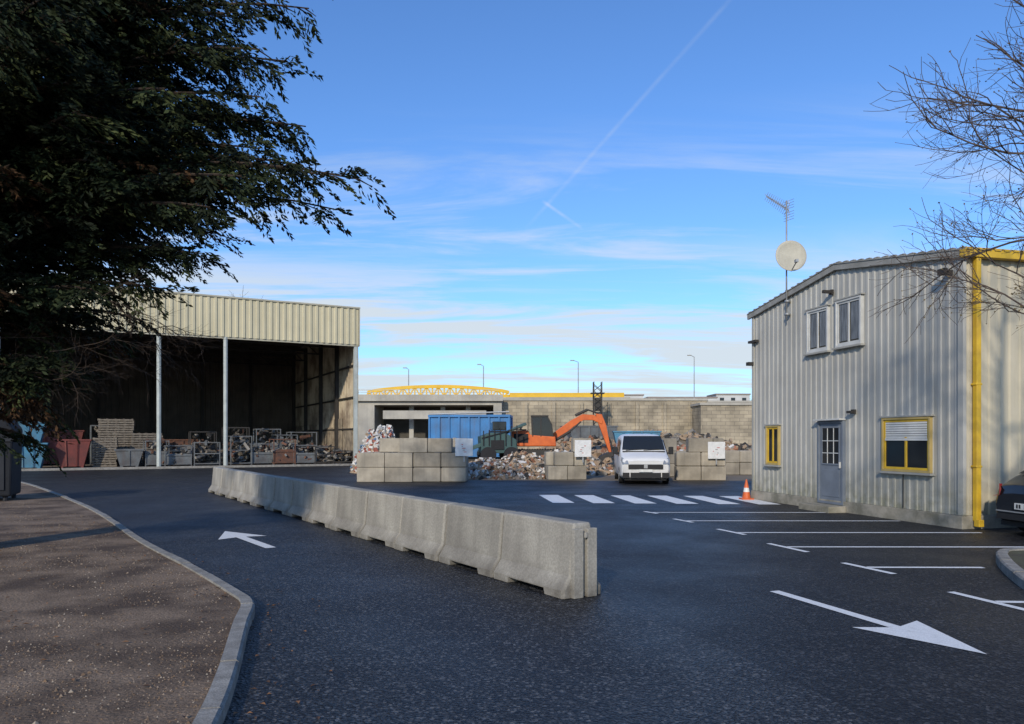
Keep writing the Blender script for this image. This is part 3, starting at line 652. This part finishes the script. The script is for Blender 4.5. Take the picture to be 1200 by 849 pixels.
for s in (-1,1):
    mb.add([(s*.985,1.15,1.10),(s*.985,2.1,1.10),(s*.86,2.1,1.74),(s*.87,1.62,1.70)],[(0,1,2,3)]); mb.add([(s*.985,2.25,1.10),(s*.985,3.3,1.10),(s*.86,3.3,1.76),(s*.86,2.25,1.75)],[(0,1,2,3)])
mb.obj('side_windows',glass,van)
mb=MB(); mb.bx(-.66,.66,-.045,.03,.60,.77,0); mb.bx(-.58,.58,-.035,.04,.26,.46,0); mb.bx(-.88,-.62,-.02,.06,.26,.46,0); mb.bx(.62,.88,-.02,.06,.26,.46,0)
mb.bx(-.62,.62,-.055,-.04,.775,.795,1); mb.box((0,-.06,.71),(.14,.03,.16),mi=1); mb.bx(-.26,.26,-.06,-.035,.49,.59,2)
mb.beam((-.7,.93,1.31),(-.05,.96,1.35),.02,.02); mb.beam((.0,.93,1.31),(.65,.96,1.35),.02,.02)
mb.bx(-.83,.83,.80,.95,1.262,1.285,0)
mb.obj('grille_and_bumper',[black,steel,mat('plate_white',(0.65,.65,.62),.5,scale=9)],van)
mb=MB()
for s in (-1,1):
    mb.add([(s*.64,-.02,.80),(s*.88,.03,.78),(s*.93,.22,.92),(s*.90,.25,1.06),(s*.68,.035,.92)],[(0,1,2,3,4)]); 
mb.v=[(a*1.01,b-.03,c) for a,b,c in mb.v]; mb.obj('headlights',hl,van)
mb=MB()
for s in (-1,1): mb.box((s*1.10,1.15,1.30),(.19,.10,.30)); mb.box((s*1.0,1.17,1.2),(.12,.05,.06))
mb.obj('mirrors',black,van,bevel=.03)
mb=MB()
for x in (-.86,.86):
    for y in (.95,4.1): wheel(mb,x,y,.33,.22)
mb.obj('wheels',[black,steel],van)
mb=MB(); mb.bx(-.8,.8,.12,4.7,.16,.24); mb.obj('underbody',black,van)

carm=mat('car_dark_paint',(0.012,0.014,0.018),.22,col2=(0.016,0.018,0.022),scale=1,spec=.7)
car=empty('parked_car',(9.05,13.02,0),R(-84))
mb=MB()
loft(mb,[(0.0,.34,.55,.74,.70,.72,.66),(.05,.28,.62,.92,.80,.82,.72),(.18,.24,.78,.98,.84,.86,.74),(.35,.24,.88,1.10,.86,.87,.70),(.75,.22,.90,1.34,.87,.87,.62),(1.2,.22,.90,1.43,.87,.87,.60),(2.1,.22,.90,1.45,.87,.87,.60),
 (2.7,.22,.90,1.34,.87,.87,.62),(3.25,.22,.88,1.0,.86,.86,.70),(3.8,.22,.72,.90,.84,.85,.70),(4.1,.26,.6,.76,.76,.78,.66),(4.18,.32,.5,.65,.68,.7,.6)])
o=mb.obj('body',carm,car,smooth=True); bv=o.modifiers.new('b','BEVEL'); bv.width=.025; bv.segments=2; bv.limit_method='ANGLE'; bv.angle_limit=R(30)
mb=MB()
for s in (-1,1): mb.add([(s*.875,.7,.95),(s*.875,3.0,.95),(s*.70,2.6,1.32),(s*.66,1.1,1.38),(s*.70,.8,1.28)],[(0,1,2,3,4)])
mb.add([(-.62,.34,1.12),(.62,.34,1.12),(.54,.72,1.345),(-.54,.72,1.345)],[(0,1,2,3)]); mb.obj('windows',glass,car)
mb=MB()
for s in (-1,1): mb.add([(s*.80,.02,.70),(s*.86,.22,.74),(s*.855,.26,.92),(s*.74,.10,.93),(s*.60,.03,.84),(s*.62,.0,.72)],[(0,1,2,3,4,5)])
mb.v=[(a*1.02,b-.03,c) for a,b,c in mb.v]; mb.obj('tail_lights',mat('tail_red',(0.55,0.02,0.02),.2,scale=5),car)
mb=MB(); mb.bx(-.26,.26,-.045,-.02,.50,.61); mb.obj('number_plate',MATS['plate_white'],car)
mb=MB()
for i in range(7):
    if i in (2,5): continue
    mb.bx(-.21+i*.06,-.175+i*.06,-.05,-.046,.52,.59)
mb.bx(-.7,.7,-.03,.05,.30,.40); mb.bx(-.75,.75,.1,4.0,.17,.26); mb.obj('lower_trim',black,car)
mb=MB(); mb.bx(-.72,.72,-.035,-.0,.435,.455); mb.obj('chrome_strip',steel,car)
mb=MB()
for x in (-.80,.80):
    for y in (.78,3.35): wheel(mb,x,y,.31,.20)
mb.obj('wheels',[black,steel],car)

# traffic cone
co=empty('traffic_cone',(6.82,21.6,0)); co_o=mat('cone_orange',(0.60,0.12,0.03),.5,scale=4)
mb=MB(); mb.box((0,0,.02),(.34,.34,.04)); mb.tube((0,0,.04),(0,0,.22),.12,.09,16); mb.tube((0,0,.34),(0,0,.58),.070,.02,16); mb.obj('cone_body',co_o,co)
mb=MB(); mb.tube((0,0,.22),(0,0,.34),.0905,.0695,16); mb.obj('cone_band',whiteplastic,co)

# grey recycling container at far left
bn=empty('recycling_container',(-14.45,20.3,0.09),R(24)); bm_=mat('container_dark_grey',(0.018,0.020,0.025),.7,scale=2,spec=.2)
mb=MB(); mb.poly_xz([(-.75,.12),(-.8,1.95),(-.55,2.3),(.55,2.3),(.8,1.95),(.75,.12)],-.7,.7)
mb.obj('body',bm_,bn,bevel=.05)
mb=MB(); mb.bx(-.83,.83,-.74,.74,1.6,1.68); mb.bx(-.6,.6,-.735,-.70,.3,1.5)
for x in (-.6,.6):
    for y in (-.55,.55): mb.tube((x,y,0),(x,y,.13),.06)
mb.tube((-.3,-.76,1.75),(.3,-.76,1.75),.03); mb.bx(-.35,.35,-.77,-.72,1.80,2.0); mb.obj('rim_and_flap',mat('container_trim',(0.03,.033,.04),.6,scale=2,spec=.2),bn)

# ------------------------------------------------------------------ background: bridge, walls, lamps, buildings
stone=brickmat('stone_wall',(0.42,0.355,0.25),(0.31,0.262,0.188),(0.20,0.17,0.13),1.0,1.4,.55,.03,noise=.4)
bgconc=mat('bridge_concrete',(0.44,0.41,0.345),.9,col2=(0.31,0.29,0.25),scale=.3,streak=.3,streak_col=(.2,.19,.17))
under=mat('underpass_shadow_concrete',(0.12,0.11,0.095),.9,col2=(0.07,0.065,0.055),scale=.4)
rw=empty('stone_retaining_wall',(0,118,0)); mb=MB(); mb.bx(-1.5,31,0,1.5,-.1,7.9); mb.obj('wall',stone,rw); mb=MB(); mb.bx(-1.6,31.1,-.15,1.65,7.9,8.25); mb.obj('coping',bgconc,rw)
mb=MB(); 
for i in range(7): mb.bx(2+i*4.4,2.5+i*4.4,-.35,-.003,-.1,7.6)
mb.obj('buttresses',stone,rw)
rb=empty('stone_abutment',(0,112,0)); mb=MB(); mb.bx(28.5,37,0,6,-.1,6.9); mb.bx(31,50,6.2,8,-.1,7.6); mb.obj('wall',stone,rb); mb=MB(); mb.bx(28.3,37.2,-.2,6.1,6.9,7.25); mb.bx(30.5,50.2,6.15,8.2,7.6,7.9); mb.obj('coping',bgconc,rb)
bg=empty('road_bridge',(0,118,0)); mb=MB(); mb.bx(-60,-1.6,-2,10,7.1,8.2); mb.bx(-60,-1.4,-2.6,-2.003,7.7,8.7); mb.bx(-2.9,-1.6,-2,10,-.1,7.1); mb.bx(-20,-4,-3,-2.4,4.9,6.2); mb.bx(-25,-21.5,-2,10,-.1,7.1)
for x in (-16,-11,-7): mb.bx(x-.35,x+.35,0,.8,-.1,7.1)
mb.bx(-60,-26,-1,9,-.1,7.1); mb.obj('deck_and_piers',bgconc,bg)
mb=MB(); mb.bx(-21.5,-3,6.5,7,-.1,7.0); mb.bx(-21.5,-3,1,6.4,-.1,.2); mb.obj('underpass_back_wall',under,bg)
mb=MB(); 
for i in range(24): mb.bx(-50+i*2,-49.92+i*2,-2.3,-2.2,8.7,9.4)
mb.bx(-50,-2,-2.3,-2.2,9.4,9.48); mb.bx(-50,-2,-2.3,-2.2,9.0,9.07); mb.obj('railing',steel,bg)
ya=empty('yellow_footbridge',(0,126,0)); mb=MB()
for (xa,xb,h) in ((-24.5,-.5,1.0),(-.4,19,.0)):
    n=24
    for i in range(n):
        a=i/n;b=(i+1)/n; za=9.7+h*math.sin(math.pi*a)**.7; zb_=9.7+h*math.sin(math.pi*b+1e-9)**.7 if b<1 else 9.7; p=xa+(xb-xa)*a;q=xa+(xb-xa)*b
        if h==0: za=zb_=9.35
        mb.beam((p,0,za),(q,0,zb_),.35,.55)
        mb.beam((p,0,8.9),(p,0,za),.2,.25)
        if h: mb.beam((p,0,9.0 if i%2 else za),(q,0,zb_ if i%2 else 9.0),.2,.25)
    mb.bx(xa,xb,-.25,.25,8.87,9.3 if h else 9.1)
mb.obj('railing_truss',mat('yellow_bridge_paint',(0.72,0.44,0.03),.6,scale=.5,col2=(.62,.37,.03)),ya)
mb=MB(); mb.bx(-26,20,-.5,2.5,8.3,8.85); mb.bx(-24,-23,0,2,0,8.3); mb.bx(-1.5,-.5,0,2,0,8.3); mb.bx(18,19,0,2,0,8.3); mb.obj('deck',bgconc,ya)
def lamp(x,y,h,arm=1.6,dbl=False):
    e=empty('street_lamp',(x,y,0)); mb=MB(); mb.tube((0,0,0),(0,0,h),.13,.07,8); 
    for s in ((-1,1) if dbl else (-1,)): mb.tube((0,0,h-.05),(s*arm,0,h+.25),.05); 
    mb.obj('pole',steel,e); mb=MB()
    for s in ((-1,1) if dbl else (-1,)): mb.box((s*(arm+.25),0,h+.25),(.7,.3,.15))
    mb.obj('lamp_head',bgconc,e,bevel=.04)
lamp(-18.1,130,14.0,.4); lamp(-5.0,130,14.6,.5); lamp(11.6,130,15.3,.8); lamp(31.9,130,16.2,.6)
tw=empty('lattice_tower',(12.9,112,0)); mb=MB()
for x in (-.6,.6):
    for y in (-.6,.6): mb.beam((x,y,0),(x,y,10.4),.12,.12)
for z in range(10):
    for y in (-.6,.6): mb.beam((-.6,y,z),(.6,y,z+1),.08,.08); mb.beam((.6,y,z),(-.6,y,z+1),.08,.08)
    mb.beam((-.6,-.6,z),(-.6,.6,z+1),.08,.08)
mb.bx(-1.0,1.0,-.8,.8,8.6,8.75); mb.bx(-.4,.4,-.4,.4,6,8); mb.obj('frame',darksteel,tw)
def house(name,x,y,w,d,z0,h,m,flat=True):
    e=empty(name,(x,y,0)); mb=MB(); mb.bx(-w/2,w/2,-d/2,d/2,0,z0+h); mb.obj('walls',m,e)
    mb=MB()
    if flat: mb.bx(-w/2-.2,w/2+.2,-d/2-.2,d/2+.2,z0+h,z0+h+.3)
    else: mb.poly_xz([(-w/2-.3,z0+h),(0,z0+h+w*.12),(w/2+.3,z0+h)],-d/2-.2,d/2+.2)
    mb.obj('roof',mat('far_roof',(0.30,0.25,0.22),.9,scale=.5),e)
    mb=MB(); n=int(w/2.2)
    for i in range(n):
        for k in range(max(1,int(h/2.8))):
            xx=-w/2+(i+.5)*w/n; zz=z0+h-1.9-k*2.8; mb.bx(xx-.5,xx+.5,-d/2-.04,-d/2+.02,zz,zz+1.2)
    if n: mb.obj('windows',glass,e)
fw=mat('far_render_white',(0.55,0.55,0.53),.8,scale=.2); fc=mat('far_render_cream',(0.46,0.42,0.35),.8,scale=.2); fg=mat('far_grey',(0.40,0.41,0.41),.8,scale=.2)
for (x,y,w,h,m) in ((10,180,14,3.6,fg),(25,185,14,4.4,fw),(40,178,16,3.4,fw),(53,182,8,4.4,fw),(70,186,12,5.0,fc),(-10,190,12,1.4,fg),(-30,195,12,2.0,fc),(-75,200,30,4,fg)):
    house('distant_building',x,y,w,8,8,h,m,flat=(int(x)%3!=0 or w>13))
em=empty('embankment',(0,0,0)); mb=MB(); mb.bx(-200,200,128,320,-.5,7.6); mb.obj('terrain',mat('embankment_grass',(0.11,0.11,0.06),.95,scale=.2,col2=(0.16,0.14,0.09)),em)

# ------------------------------------------------------------------ foliage helpers
def leaf_mesh(name,C,D,Lh,Wd,mats,mi,parent=None):
    n=len(C); D=D/np.linalg.norm(D,axis=1,keepdims=True); rnd=np.random.normal(size=(n,3)); S=np.cross(D,rnd); S/=np.linalg.norm(S,axis=1,keepdims=True)+1e-9
    a=C-D*Lh[:,None]/2; b=C+S*Wd[:,None]/2; c=C+D*Lh[:,None]/2; d=C-S*Wd[:,None]/2
    V=np.stack([a,b,c,d],1).reshape(-1,3); me=bpy.data.meshes.new(name)
    me.vertices.add(4*n); me.vertices.foreach_set('co',V.ravel().astype(np.float32)); me.loops.add(4*n); me.loops.foreach_set('vertex_index',np.arange(4*n,dtype=np.int32))
    me.polygons.add(n); me.polygons.foreach_set('loop_start',np.arange(0,4*n,4,dtype=np.int32)); me.polygons.foreach_set('loop_total',np.full(n,4,dtype=np.int32))
    me.polygons.foreach_set('material_index',mi.astype(np.int32)); 
    for m in mats: me.materials.append(m)
    me.update(calc_edges=True); o=bpy.data.objects.new(name,me); scene.collection.objects.link(o)
    if parent: o.parent=parent
    return o
def leafm(name,c):
    m=bpy.data.materials.new(name); m.use_nodes=True; N=m.node_tree.nodes; b=N['Principled BSDF']; b.inputs['Roughness'].default_value=.75; b.inputs['Specular IOR Level'].default_value=.15
    g=N.new('ShaderNodeNewGeometry'); r=N.new('ShaderNodeMapRange'); r.inputs[3].default_value=.55; r.inputs[4].default_value=1.25; m.node_tree.links.new(g.outputs['Random Per Island'],r.inputs[0])
    x=N.new('ShaderNodeVectorMath'); x.operation='SCALE'; x.inputs[0].default_value=c; m.node_tree.links.new(r.outputs[0],x.inputs['Scale']); m.node_tree.links.new(x.outputs[0],b.inputs['Base Color']); return m
def grow(mb,p,d,L,r,depth,up=.10,tips=None,wob=.13,rat=(.5,.8),forks=.75):
    n=3; q=p
    for i in range(n):
        d=(d+Vector((random.gauss(0,wob),random.gauss(0,wob),random.gauss(0,wob*.8)+up*.3))).normalized(); q2=q+d*L/n
        mb.tube(q,q2,r*(1-.25*i/n),r*(1-.25*(i+1)/n),4 if r<.02 else 8,cap=False)
        if depth>0 and (i>0 or depth<3):
            for k in range(1 if random.random()<forks else 2):
                ax=d.orthogonal().normalized(); ax.rotate(Matrix.Rotation(random.random()*6.28,3,d)); dd=(d+ax*random.uniform(.5,1.1)).normalized(); 
                grow(mb,q2,dd,L*random.uniform(*rat),r*.55,depth-1,up,tips,wob,rat,forks)
        q=q2
    if depth>0: grow(mb,q,d,L*.75,r*.7,depth-1,up,tips,wob,rat,forks)
    elif tips is not None: tips.append((q,d))
# ---- conifer
T=Vector((-8.2,11.2,0.08)); con=empty('conifer_tree',T)
rz_=[(1.6,.9),(2.3,1.3),(3.2,1.9),(4.5,3.6),(5.4,5.0),(6.2,4.9),(7.2,4.8),(8.4,5.0),(9.6,4.6),(11,3.2),(12.3,1.6),(13,.2)]
def crown(z): return float(np.interp(z,[a for a,_ in rz_],[b for _,b in rz_]))
wood=MB(); LC=[];LD=[];LL=[];LW=[];LM=[]
wood.tube((0,0,-.1),(0.1,0,6),.38,.26,12); wood.tube((0.1,0,6),(0,0,12.8),.26,.03,10)
def spray(p,d,L,shade,dens=1.0):
    n=int(40*dens*max(L,.35)/.6); d=np.array(d); d/=np.linalg.norm(d); up=np.array([0,0,1.0]); s=np.cross(d,up); s/=np.linalg.norm(s)+1e-6
    t=np.random.rand(n)**.8; side=np.random.choice([-1,1],n); wl=(1-t*.75)*L*.38*np.random.rand(n)
    P=np.array(p)+d*(t*L)[:,None]+s*(side*wl)[:,None]; P[:,2]-= (t**2*L*.28)+wl*.35+np.random.normal(0,.02,n)
    DD=d[None]*.9+s[None]*side[:,None]*.7+np.random.normal(0,.25,(n,3)); DD[:,2]-=.35
    LC.append(P);LD.append(DD);LL.append(np.random.uniform(.06,.13,n));LW.append(np.random.uniform(.020,.045,n)); 
    LM.append(np.full(n,shade))
def limb(z0,tip,dens=1.0,nsub=22,brown=0.0,r=.045):
    a=Vector((0,0,z0)); b=Vector(tip); L=(b-a).length; mid=(a+b)/2+Vector((random.uniform(-.3,.3),random.uniform(-.3,.3),.16*L)); pts=[]
    for i in range(9):
        t=i/8; pts.append(a*(1-t)**2+mid*2*t*(1-t)+b*t*t)
    for i in range(8): wood.tube(pts[i],pts[i+1],r*(1-i/9)+.005,r*(1-(i+1)/9)+.005,5,cap=False)
    lb=random.random()<brown
    for k in range(nsub):
        t=.12+.88*(k+random.random())/nsub; i=min(int(t*8),7); f=t*8-i; p=pts[i].lerp(pts[i+1],f); tg=(pts[i+1]-pts[i]).normalized(); sd=random.choice((-1,1))
        side=Vector((-tg.y,tg.x,0))*sd; dd=(tg*random.uniform(.5,1.1)+side*random.uniform(.3,1.0)+Vector((0,0,random.uniform(-.35,.25)))).normalized()
        sl_=(.28+.85*(1-t))*random.uniform(.6,1.2)*min(1.4,L/3.2)
        q=p+dd*sl_*.6; wood.tube(p,q,.014,.006,3,cap=False)
        sh_=3 if lb and random.random()<.8 else random.choice((0,0,1,1,2))
        nf=max(1,int(sl_/.22))
        for j in range(nf):
            pp=p+dd*sl_*(j/nf); d2=(dd+Vector((random.uniform(-.6,.6),random.uniform(-.6,.6),random.uniform(-.4,.2)))).normalized()
            spray(pp,d2,random.uniform(.35,.62),sh_,dens)
for (x,y,z,z0) in ((-2.05,10.0,5.25,4.9),(-2.4,10.2,5.35,5.0),(-2.9,10.3,5.55,5.2),(-3.2,9.4,5.05,4.6),(-3.0,10.8,6.3,5.6),(-3.4,10.0,7.0,6.2),(-2.9,10.6,7.9,7.0),(-3.0,11.0,8.6,7.8),(-3.9,9.6,4.75,4.2),(-4.4,10.4,4.35,3.9),(-5.0,10.6,3.9,3.5),(-5.6,9.9,3.75,3.3),(-2.6,11.0,5.15,4.7),(-2.7,10.8,9.4,8.5),(-3.5,11.5,6.6,6.0),(-4.2,9.0,6.0,5.5),(-3.6,10.6,5.9,5.4),(-3.5,10.3,6.5,5.9),(-3.3,10.9,7.3,6.6),(-3.9,10.2,7.6,6.9),(-3.4,10.8,8.2,7.5),(-4.6,9.8,5.1,4.6)):
    limb(z0,Vector((x,y,z))-T,1.2,28)
for i in range(150):
    z=random.uniform(2.2,11.8) if i<60 else random.uniform(3.5,9.3); az=random.uniform(-math.pi,math.pi)
    if i>60 or (math.cos(az+.5)<-.2 and random.random()<.65): az=random.uniform(-2.0,.9)
    rr=crown(z)*random.uniform(.62,.97); limb(z-rr*.10,Vector((math.cos(az)*rr,math.sin(az)*rr,z)),1.2 if z<9.5 else .7,22 if z<9.5 else 14,brown=.12)
for i in range(20):
    z=random.uniform(1.6,3.3); az=random.uniform(-1.6,.9); rr=crown(z)*random.uniform(.8,1.05); limb(z+.2,Vector((math.cos(az)*rr,math.sin(az)*rr,z)),1.0,16,brown=.75)
C=np.concatenate(LC);Dd=np.concatenate(LD);Ll=np.concatenate(LL);Ww=np.concatenate(LW);Mi=np.concatenate(LM)
leaf_mesh('foliage',C,Dd,Ll,Ww,[leafm('needle_dark',(0.014,0.020,0.010)),leafm('needle_mid',(0.024,0.034,0.014)),leafm('needle_light',(0.050,0.062,0.022)),leafm('needle_brown',(0.075,0.040,0.019))],Mi,con)
print('LEAVES',len(C))
random.seed(5)
for i in range(15):
    x=random.uniform(.2,2.3); z=random.uniform(2.1,2.9)+x*.35
    grow(wood,Vector((x,random.uniform(-1,.8),z)),Vector((1,random.uniform(-.5,.3),random.uniform(-.45,.3))).normalized(),.6,.008,3,up=-.05,wob=.22)
wood.obj('trunk_and_limbs',mat('conifer_bark',(0.05,0.034,0.024),.9,scale=6,bump=.5),con)

# ---- bare branching trees
bark=mat('grey_bark',(0.10,0.075,0.06),.9,scale=8,col2=(0.055,0.04,0.033))
random.seed(23)
bt=empty('bare_tree',(8.1,9.4,.1)); mb=MB(); tips=[]
mb.tube((0,0,-.05),(-.05,0,2.0),.15,.12,10); mb.tube((-.05,0,2.0),(-.1,0,5.5),.12,.07,8); mb.tube((-.1,0,5.5),(0,0,8),.07,.02,6)
for (z,dx,dy,dz,L,r) in ((2.6,-1,-.1,.15,1.15,.018),(2.9,-1,-.2,.3,1.25,.020),(3.2,-1,.3,.15,1.1,.018),(3.6,-1,-.3,.05,1.1,.018),(4.1,-1,.1,.35,1.2,.022),(4.4,-1,-.3,.15,1.15,.024),(4.7,-1,-.1,.25,1.2,.024),(5.0,-.9,.2,.45,1.15,.022),(5.3,-.9,-.3,.4,1.2,.022),(5.6,-.9,.1,.2,1.2,.022),
    (3.5,.8,.4,.6,1.3,.05),(4.5,.7,-.6,.7,1.2,.05),(3.0,.2,-1,.6,1.2,.04),(5,.1,1,.6,1.2,.04)):
    grow(mb,Vector((-.06,0,z)),Vector((dx,dy,dz)).normalized(),L,r,4,tips=tips,wob=.18,rat=(.4,.8),forks=.9)
mb.obj('trunk_and_branches',bark,bt)
P=np.array([t[0] for t in tips]); sel=np.random.rand(len(P))<.5; P=P[sel]; n=len(P)
leaf_mesh('dry_leaves',P,np.random.normal(size=(n,3)),np.random.uniform(.015,.045,n),np.random.uniform(.01,.03,n),[leafm('bud_brown',(0.15,0.11,0.04))],np.zeros(n),bt)
random.seed(9)
for (x,y,h) in ((-31,86,20),(47,135,13),(52,140,14),(-55,95,17)):
    e=empty('bare_tree',(x,y,0)); mb=MB(); mb.tube((0,0,0),(0,0,h*.5),.3,.18,8)
    for k in range(7): grow(mb,Vector((0,0,h*(.35+.03*k))),Vector((random.gauss(0,.5),random.gauss(0,.5),1)).normalized(),h*.16,.07,4,forks=.95)
    mb.obj('branches',bark,e)
def treemass(name,specs,seed,leaf=.55,cols=((0.05,0.065,0.03),(0.08,0.085,0.04),(0.035,0.045,0.025))):
    np.random.seed(seed); CC=[]
    for (x,y,r,h,n) in specs:
        u=np.random.normal(size=(n,3)); u/=np.linalg.norm(u,axis=1,keepdims=True); rad=np.random.rand(n)**.4
        k=np.sin(u[:,0]*5+x)*np.cos(u[:,1]*4+y)*.18+1
        Pp=u*(rad*k)[:,None]*np.array([r,r,h/2]); Pp+=np.array([x,y,h/2]); Pp[:,2]=np.abs(Pp[:,2]); CC.append(Pp)
    CC=np.concatenate(CC); n=len(CC)
    return leaf_mesh(name,CC,np.random.normal(size=(n,3)),np.random.uniform(.5,1.2,n)*leaf,np.random.uniform(.3,.8,n)*leaf,[leafm(name+'_%d'%i,c) for i,c in enumerate(cols)],np.random.randint(0,len(cols),n))
treemass('background_trees',[(-60-i*7,75+4*(i%3),7,9+2*(i%2),1500) for i in range(8)]+[(60+i*9,150,7,10,900) for i in range(8)]+[(-38,46,5,6,2500),(-46,42,6,7,2500)],3,.5)
random.seed(3)
# ------------------------------------------------------------------ sky / sun
SUN_EL=26.0; SH=Vector((-.30,-.95,0)).normalized()
w=bpy.data.worlds.new("World"); scene.world=w; w.use_nodes=True; nt=w.node_tree; N=nt.nodes; L=nt.links
for n_ in list(N): N.remove(n_)
out=N.new('ShaderNodeOutputWorld'); bgd=N.new('ShaderNodeBackground'); sky=N.new('ShaderNodeTexSky'); sky.sky_type='NISHITA'; sky.sun_disc=False
sky.sun_elevation=R(SUN_EL); sky.sun_rotation=math.atan2(SH.x,SH.y)%(2*math.pi); sky.altitude=50; sky.air_density=1.0; sky.dust_density=0.6; sky.ozone_density=2.0
tc=N.new('ShaderNodeTexCoord'); sp=N.new('ShaderNodeSeparateXYZ'); L.new(tc.outputs['Generated'],sp.inputs[0])
def mth(op,a,b=None,c=None):
    x=N.new('ShaderNodeMath'); x.operation=op
    for i,v in enumerate((a,b,c)):
        if v is None: continue
        if isinstance(v,(int,float)): x.inputs[i].default_value=v
        else: L.new(v,x.inputs[i])
    return x.outputs[0]
def mrr(f,a,b,c=0.0,d=1.0,sm=True):
    r=N.new('ShaderNodeMapRange'); r.interpolation_type='SMOOTHSTEP' if sm else 'LINEAR'
    for i,v in enumerate((a,b,c,d)): r.inputs[i+1].default_value=v
    L.new(f,r.inputs[0]); return r.outputs[0]
zc=mth('ADD',mth('MAXIMUM',sp.outputs[2],0.0),0.10)
cu=N.new('ShaderNodeCombineXYZ'); L.new(mth('DIVIDE',sp.outputs[0],zc),cu.inputs[0]); L.new(mth('DIVIDE',sp.outputs[1],zc),cu.inputs[1])
def cn(scale,sx,sy,rot,det=7,rg=.62,dist=.6):
    mp=N.new('ShaderNodeMapping'); mp.inputs['Scale'].default_value=(sx,sy,1); mp.inputs['Rotation'].default_value=(0,0,rot); L.new(cu.outputs[0],mp.inputs[0])
    n=N.new('ShaderNodeTexNoise'); n.inputs['Scale'].default_value=scale; n.inputs['Detail'].default_value=det; n.inputs['Roughness'].default_value=rg; n.inputs['Distortion'].default_value=dist; L.new(mp.outputs[0],n.inputs['Vector']); return n.outputs['Fac']
low=mth('MULTIPLY',mrr(cn(1.15,.42,1.5,.05,9),.40,.60),mrr(sp.outputs[2],0.27,0.17,0,.95))
wisp=mth('MULTIPLY',mrr(cn(1.5,.45,2.0,.25,8),.46,.70),mrr(sp.outputs[2],.42,.25,0,.65))
haze=mrr(sp.outputs[2],.13,.0,0,.55)
def dirv(px,py): return Vector(((px-600)/870,1,(515-py)/870)).normalized()
def trail(a,b,wd,st):
    A=dirv(*a);B=dirv(*b); n=A.cross(B).normalized(); mid=(A+B).normalized(); half=A.angle(mid)
    vd=N.new('ShaderNodeVectorMath'); vd.operation='DOT_PRODUCT'; L.new(tc.outputs['Generated'],vd.inputs[0]); vd.inputs[1].default_value=n
    vm=N.new('ShaderNodeVectorMath'); vm.operation='DOT_PRODUCT'; L.new(tc.outputs['Generated'],vm.inputs[0]); vm.inputs[1].default_value=mid
    return mth('MULTIPLY',mth('MULTIPLY',mrr(mth('ABSOLUTE',vd.outputs['Value']),wd,0.0),mrr(vm.outputs['Value'],math.cos(half*1.1),math.cos(half*.7))),st)
brk=mrr(cn(9,1,1,0,4),.3,.7,.4,1)
tr=mth('MULTIPLY',mth('ADD',trail((860,-5),(618,266),.0042,.15),trail((636,236),(682,268),.0034,.35)),brk)
cl=mth('MINIMUM',mth('ADD',mth('MAXIMUM',mth('MAXIMUM',low,wisp),haze),tr),.93)
mx=N.new('ShaderNodeMix'); mx.data_type='RGBA'; L.new(cl,mx.inputs[0])
tint=N.new('ShaderNodeMix'); tint.data_type='RGBA'; tint.blend_type='MULTIPLY'; tint.inputs[0].default_value=1; tint.inputs[7].default_value=(.66,.98,1.40,1); L.new(sky.outputs[0],tint.inputs[6])
L.new(tint.outputs[2],mx.inputs[6]); mx.inputs[7].default_value=(4.7,5.15,5.5,1)
L.new(mx.outputs[2],bgd.inputs[0]); bgd.inputs[1].default_value=0.145; L.new(bgd.outputs[0],out.inputs[0])
sl=bpy.data.lights.new('sun','SUN'); sl.energy=3.3; sl.angle=R(2.0); sl.color=(1,.89,.73); so=bpy.data.objects.new('sun',sl); scene.collection.objects.link(so)
S3=Vector((SH.x*math.cos(R(SUN_EL)),SH.y*math.cos(R(SUN_EL)),math.sin(R(SUN_EL)))); so.rotation_euler=S3.to_track_quat('Z','Y').to_euler(); so.location=(-20,-40,40)
# ------------------------------------------------------------------ camera
cam=bpy.data.cameras.new('camera'); co_=bpy.data.objects.new('camera',cam); scene.collection.objects.link(co_); scene.camera=co_
cam.sensor_width=36; cam.lens=36*870/1200; cam.clip_end=3000; co_.location=(0,0,1.75); co_.rotation_euler=(R(90),0,0); cam.shift_y=(515-424.5)/1200
scene.view_settings.view_transform='Standard'; scene.view_settings.look='None'; scene.view_settings.exposure=0
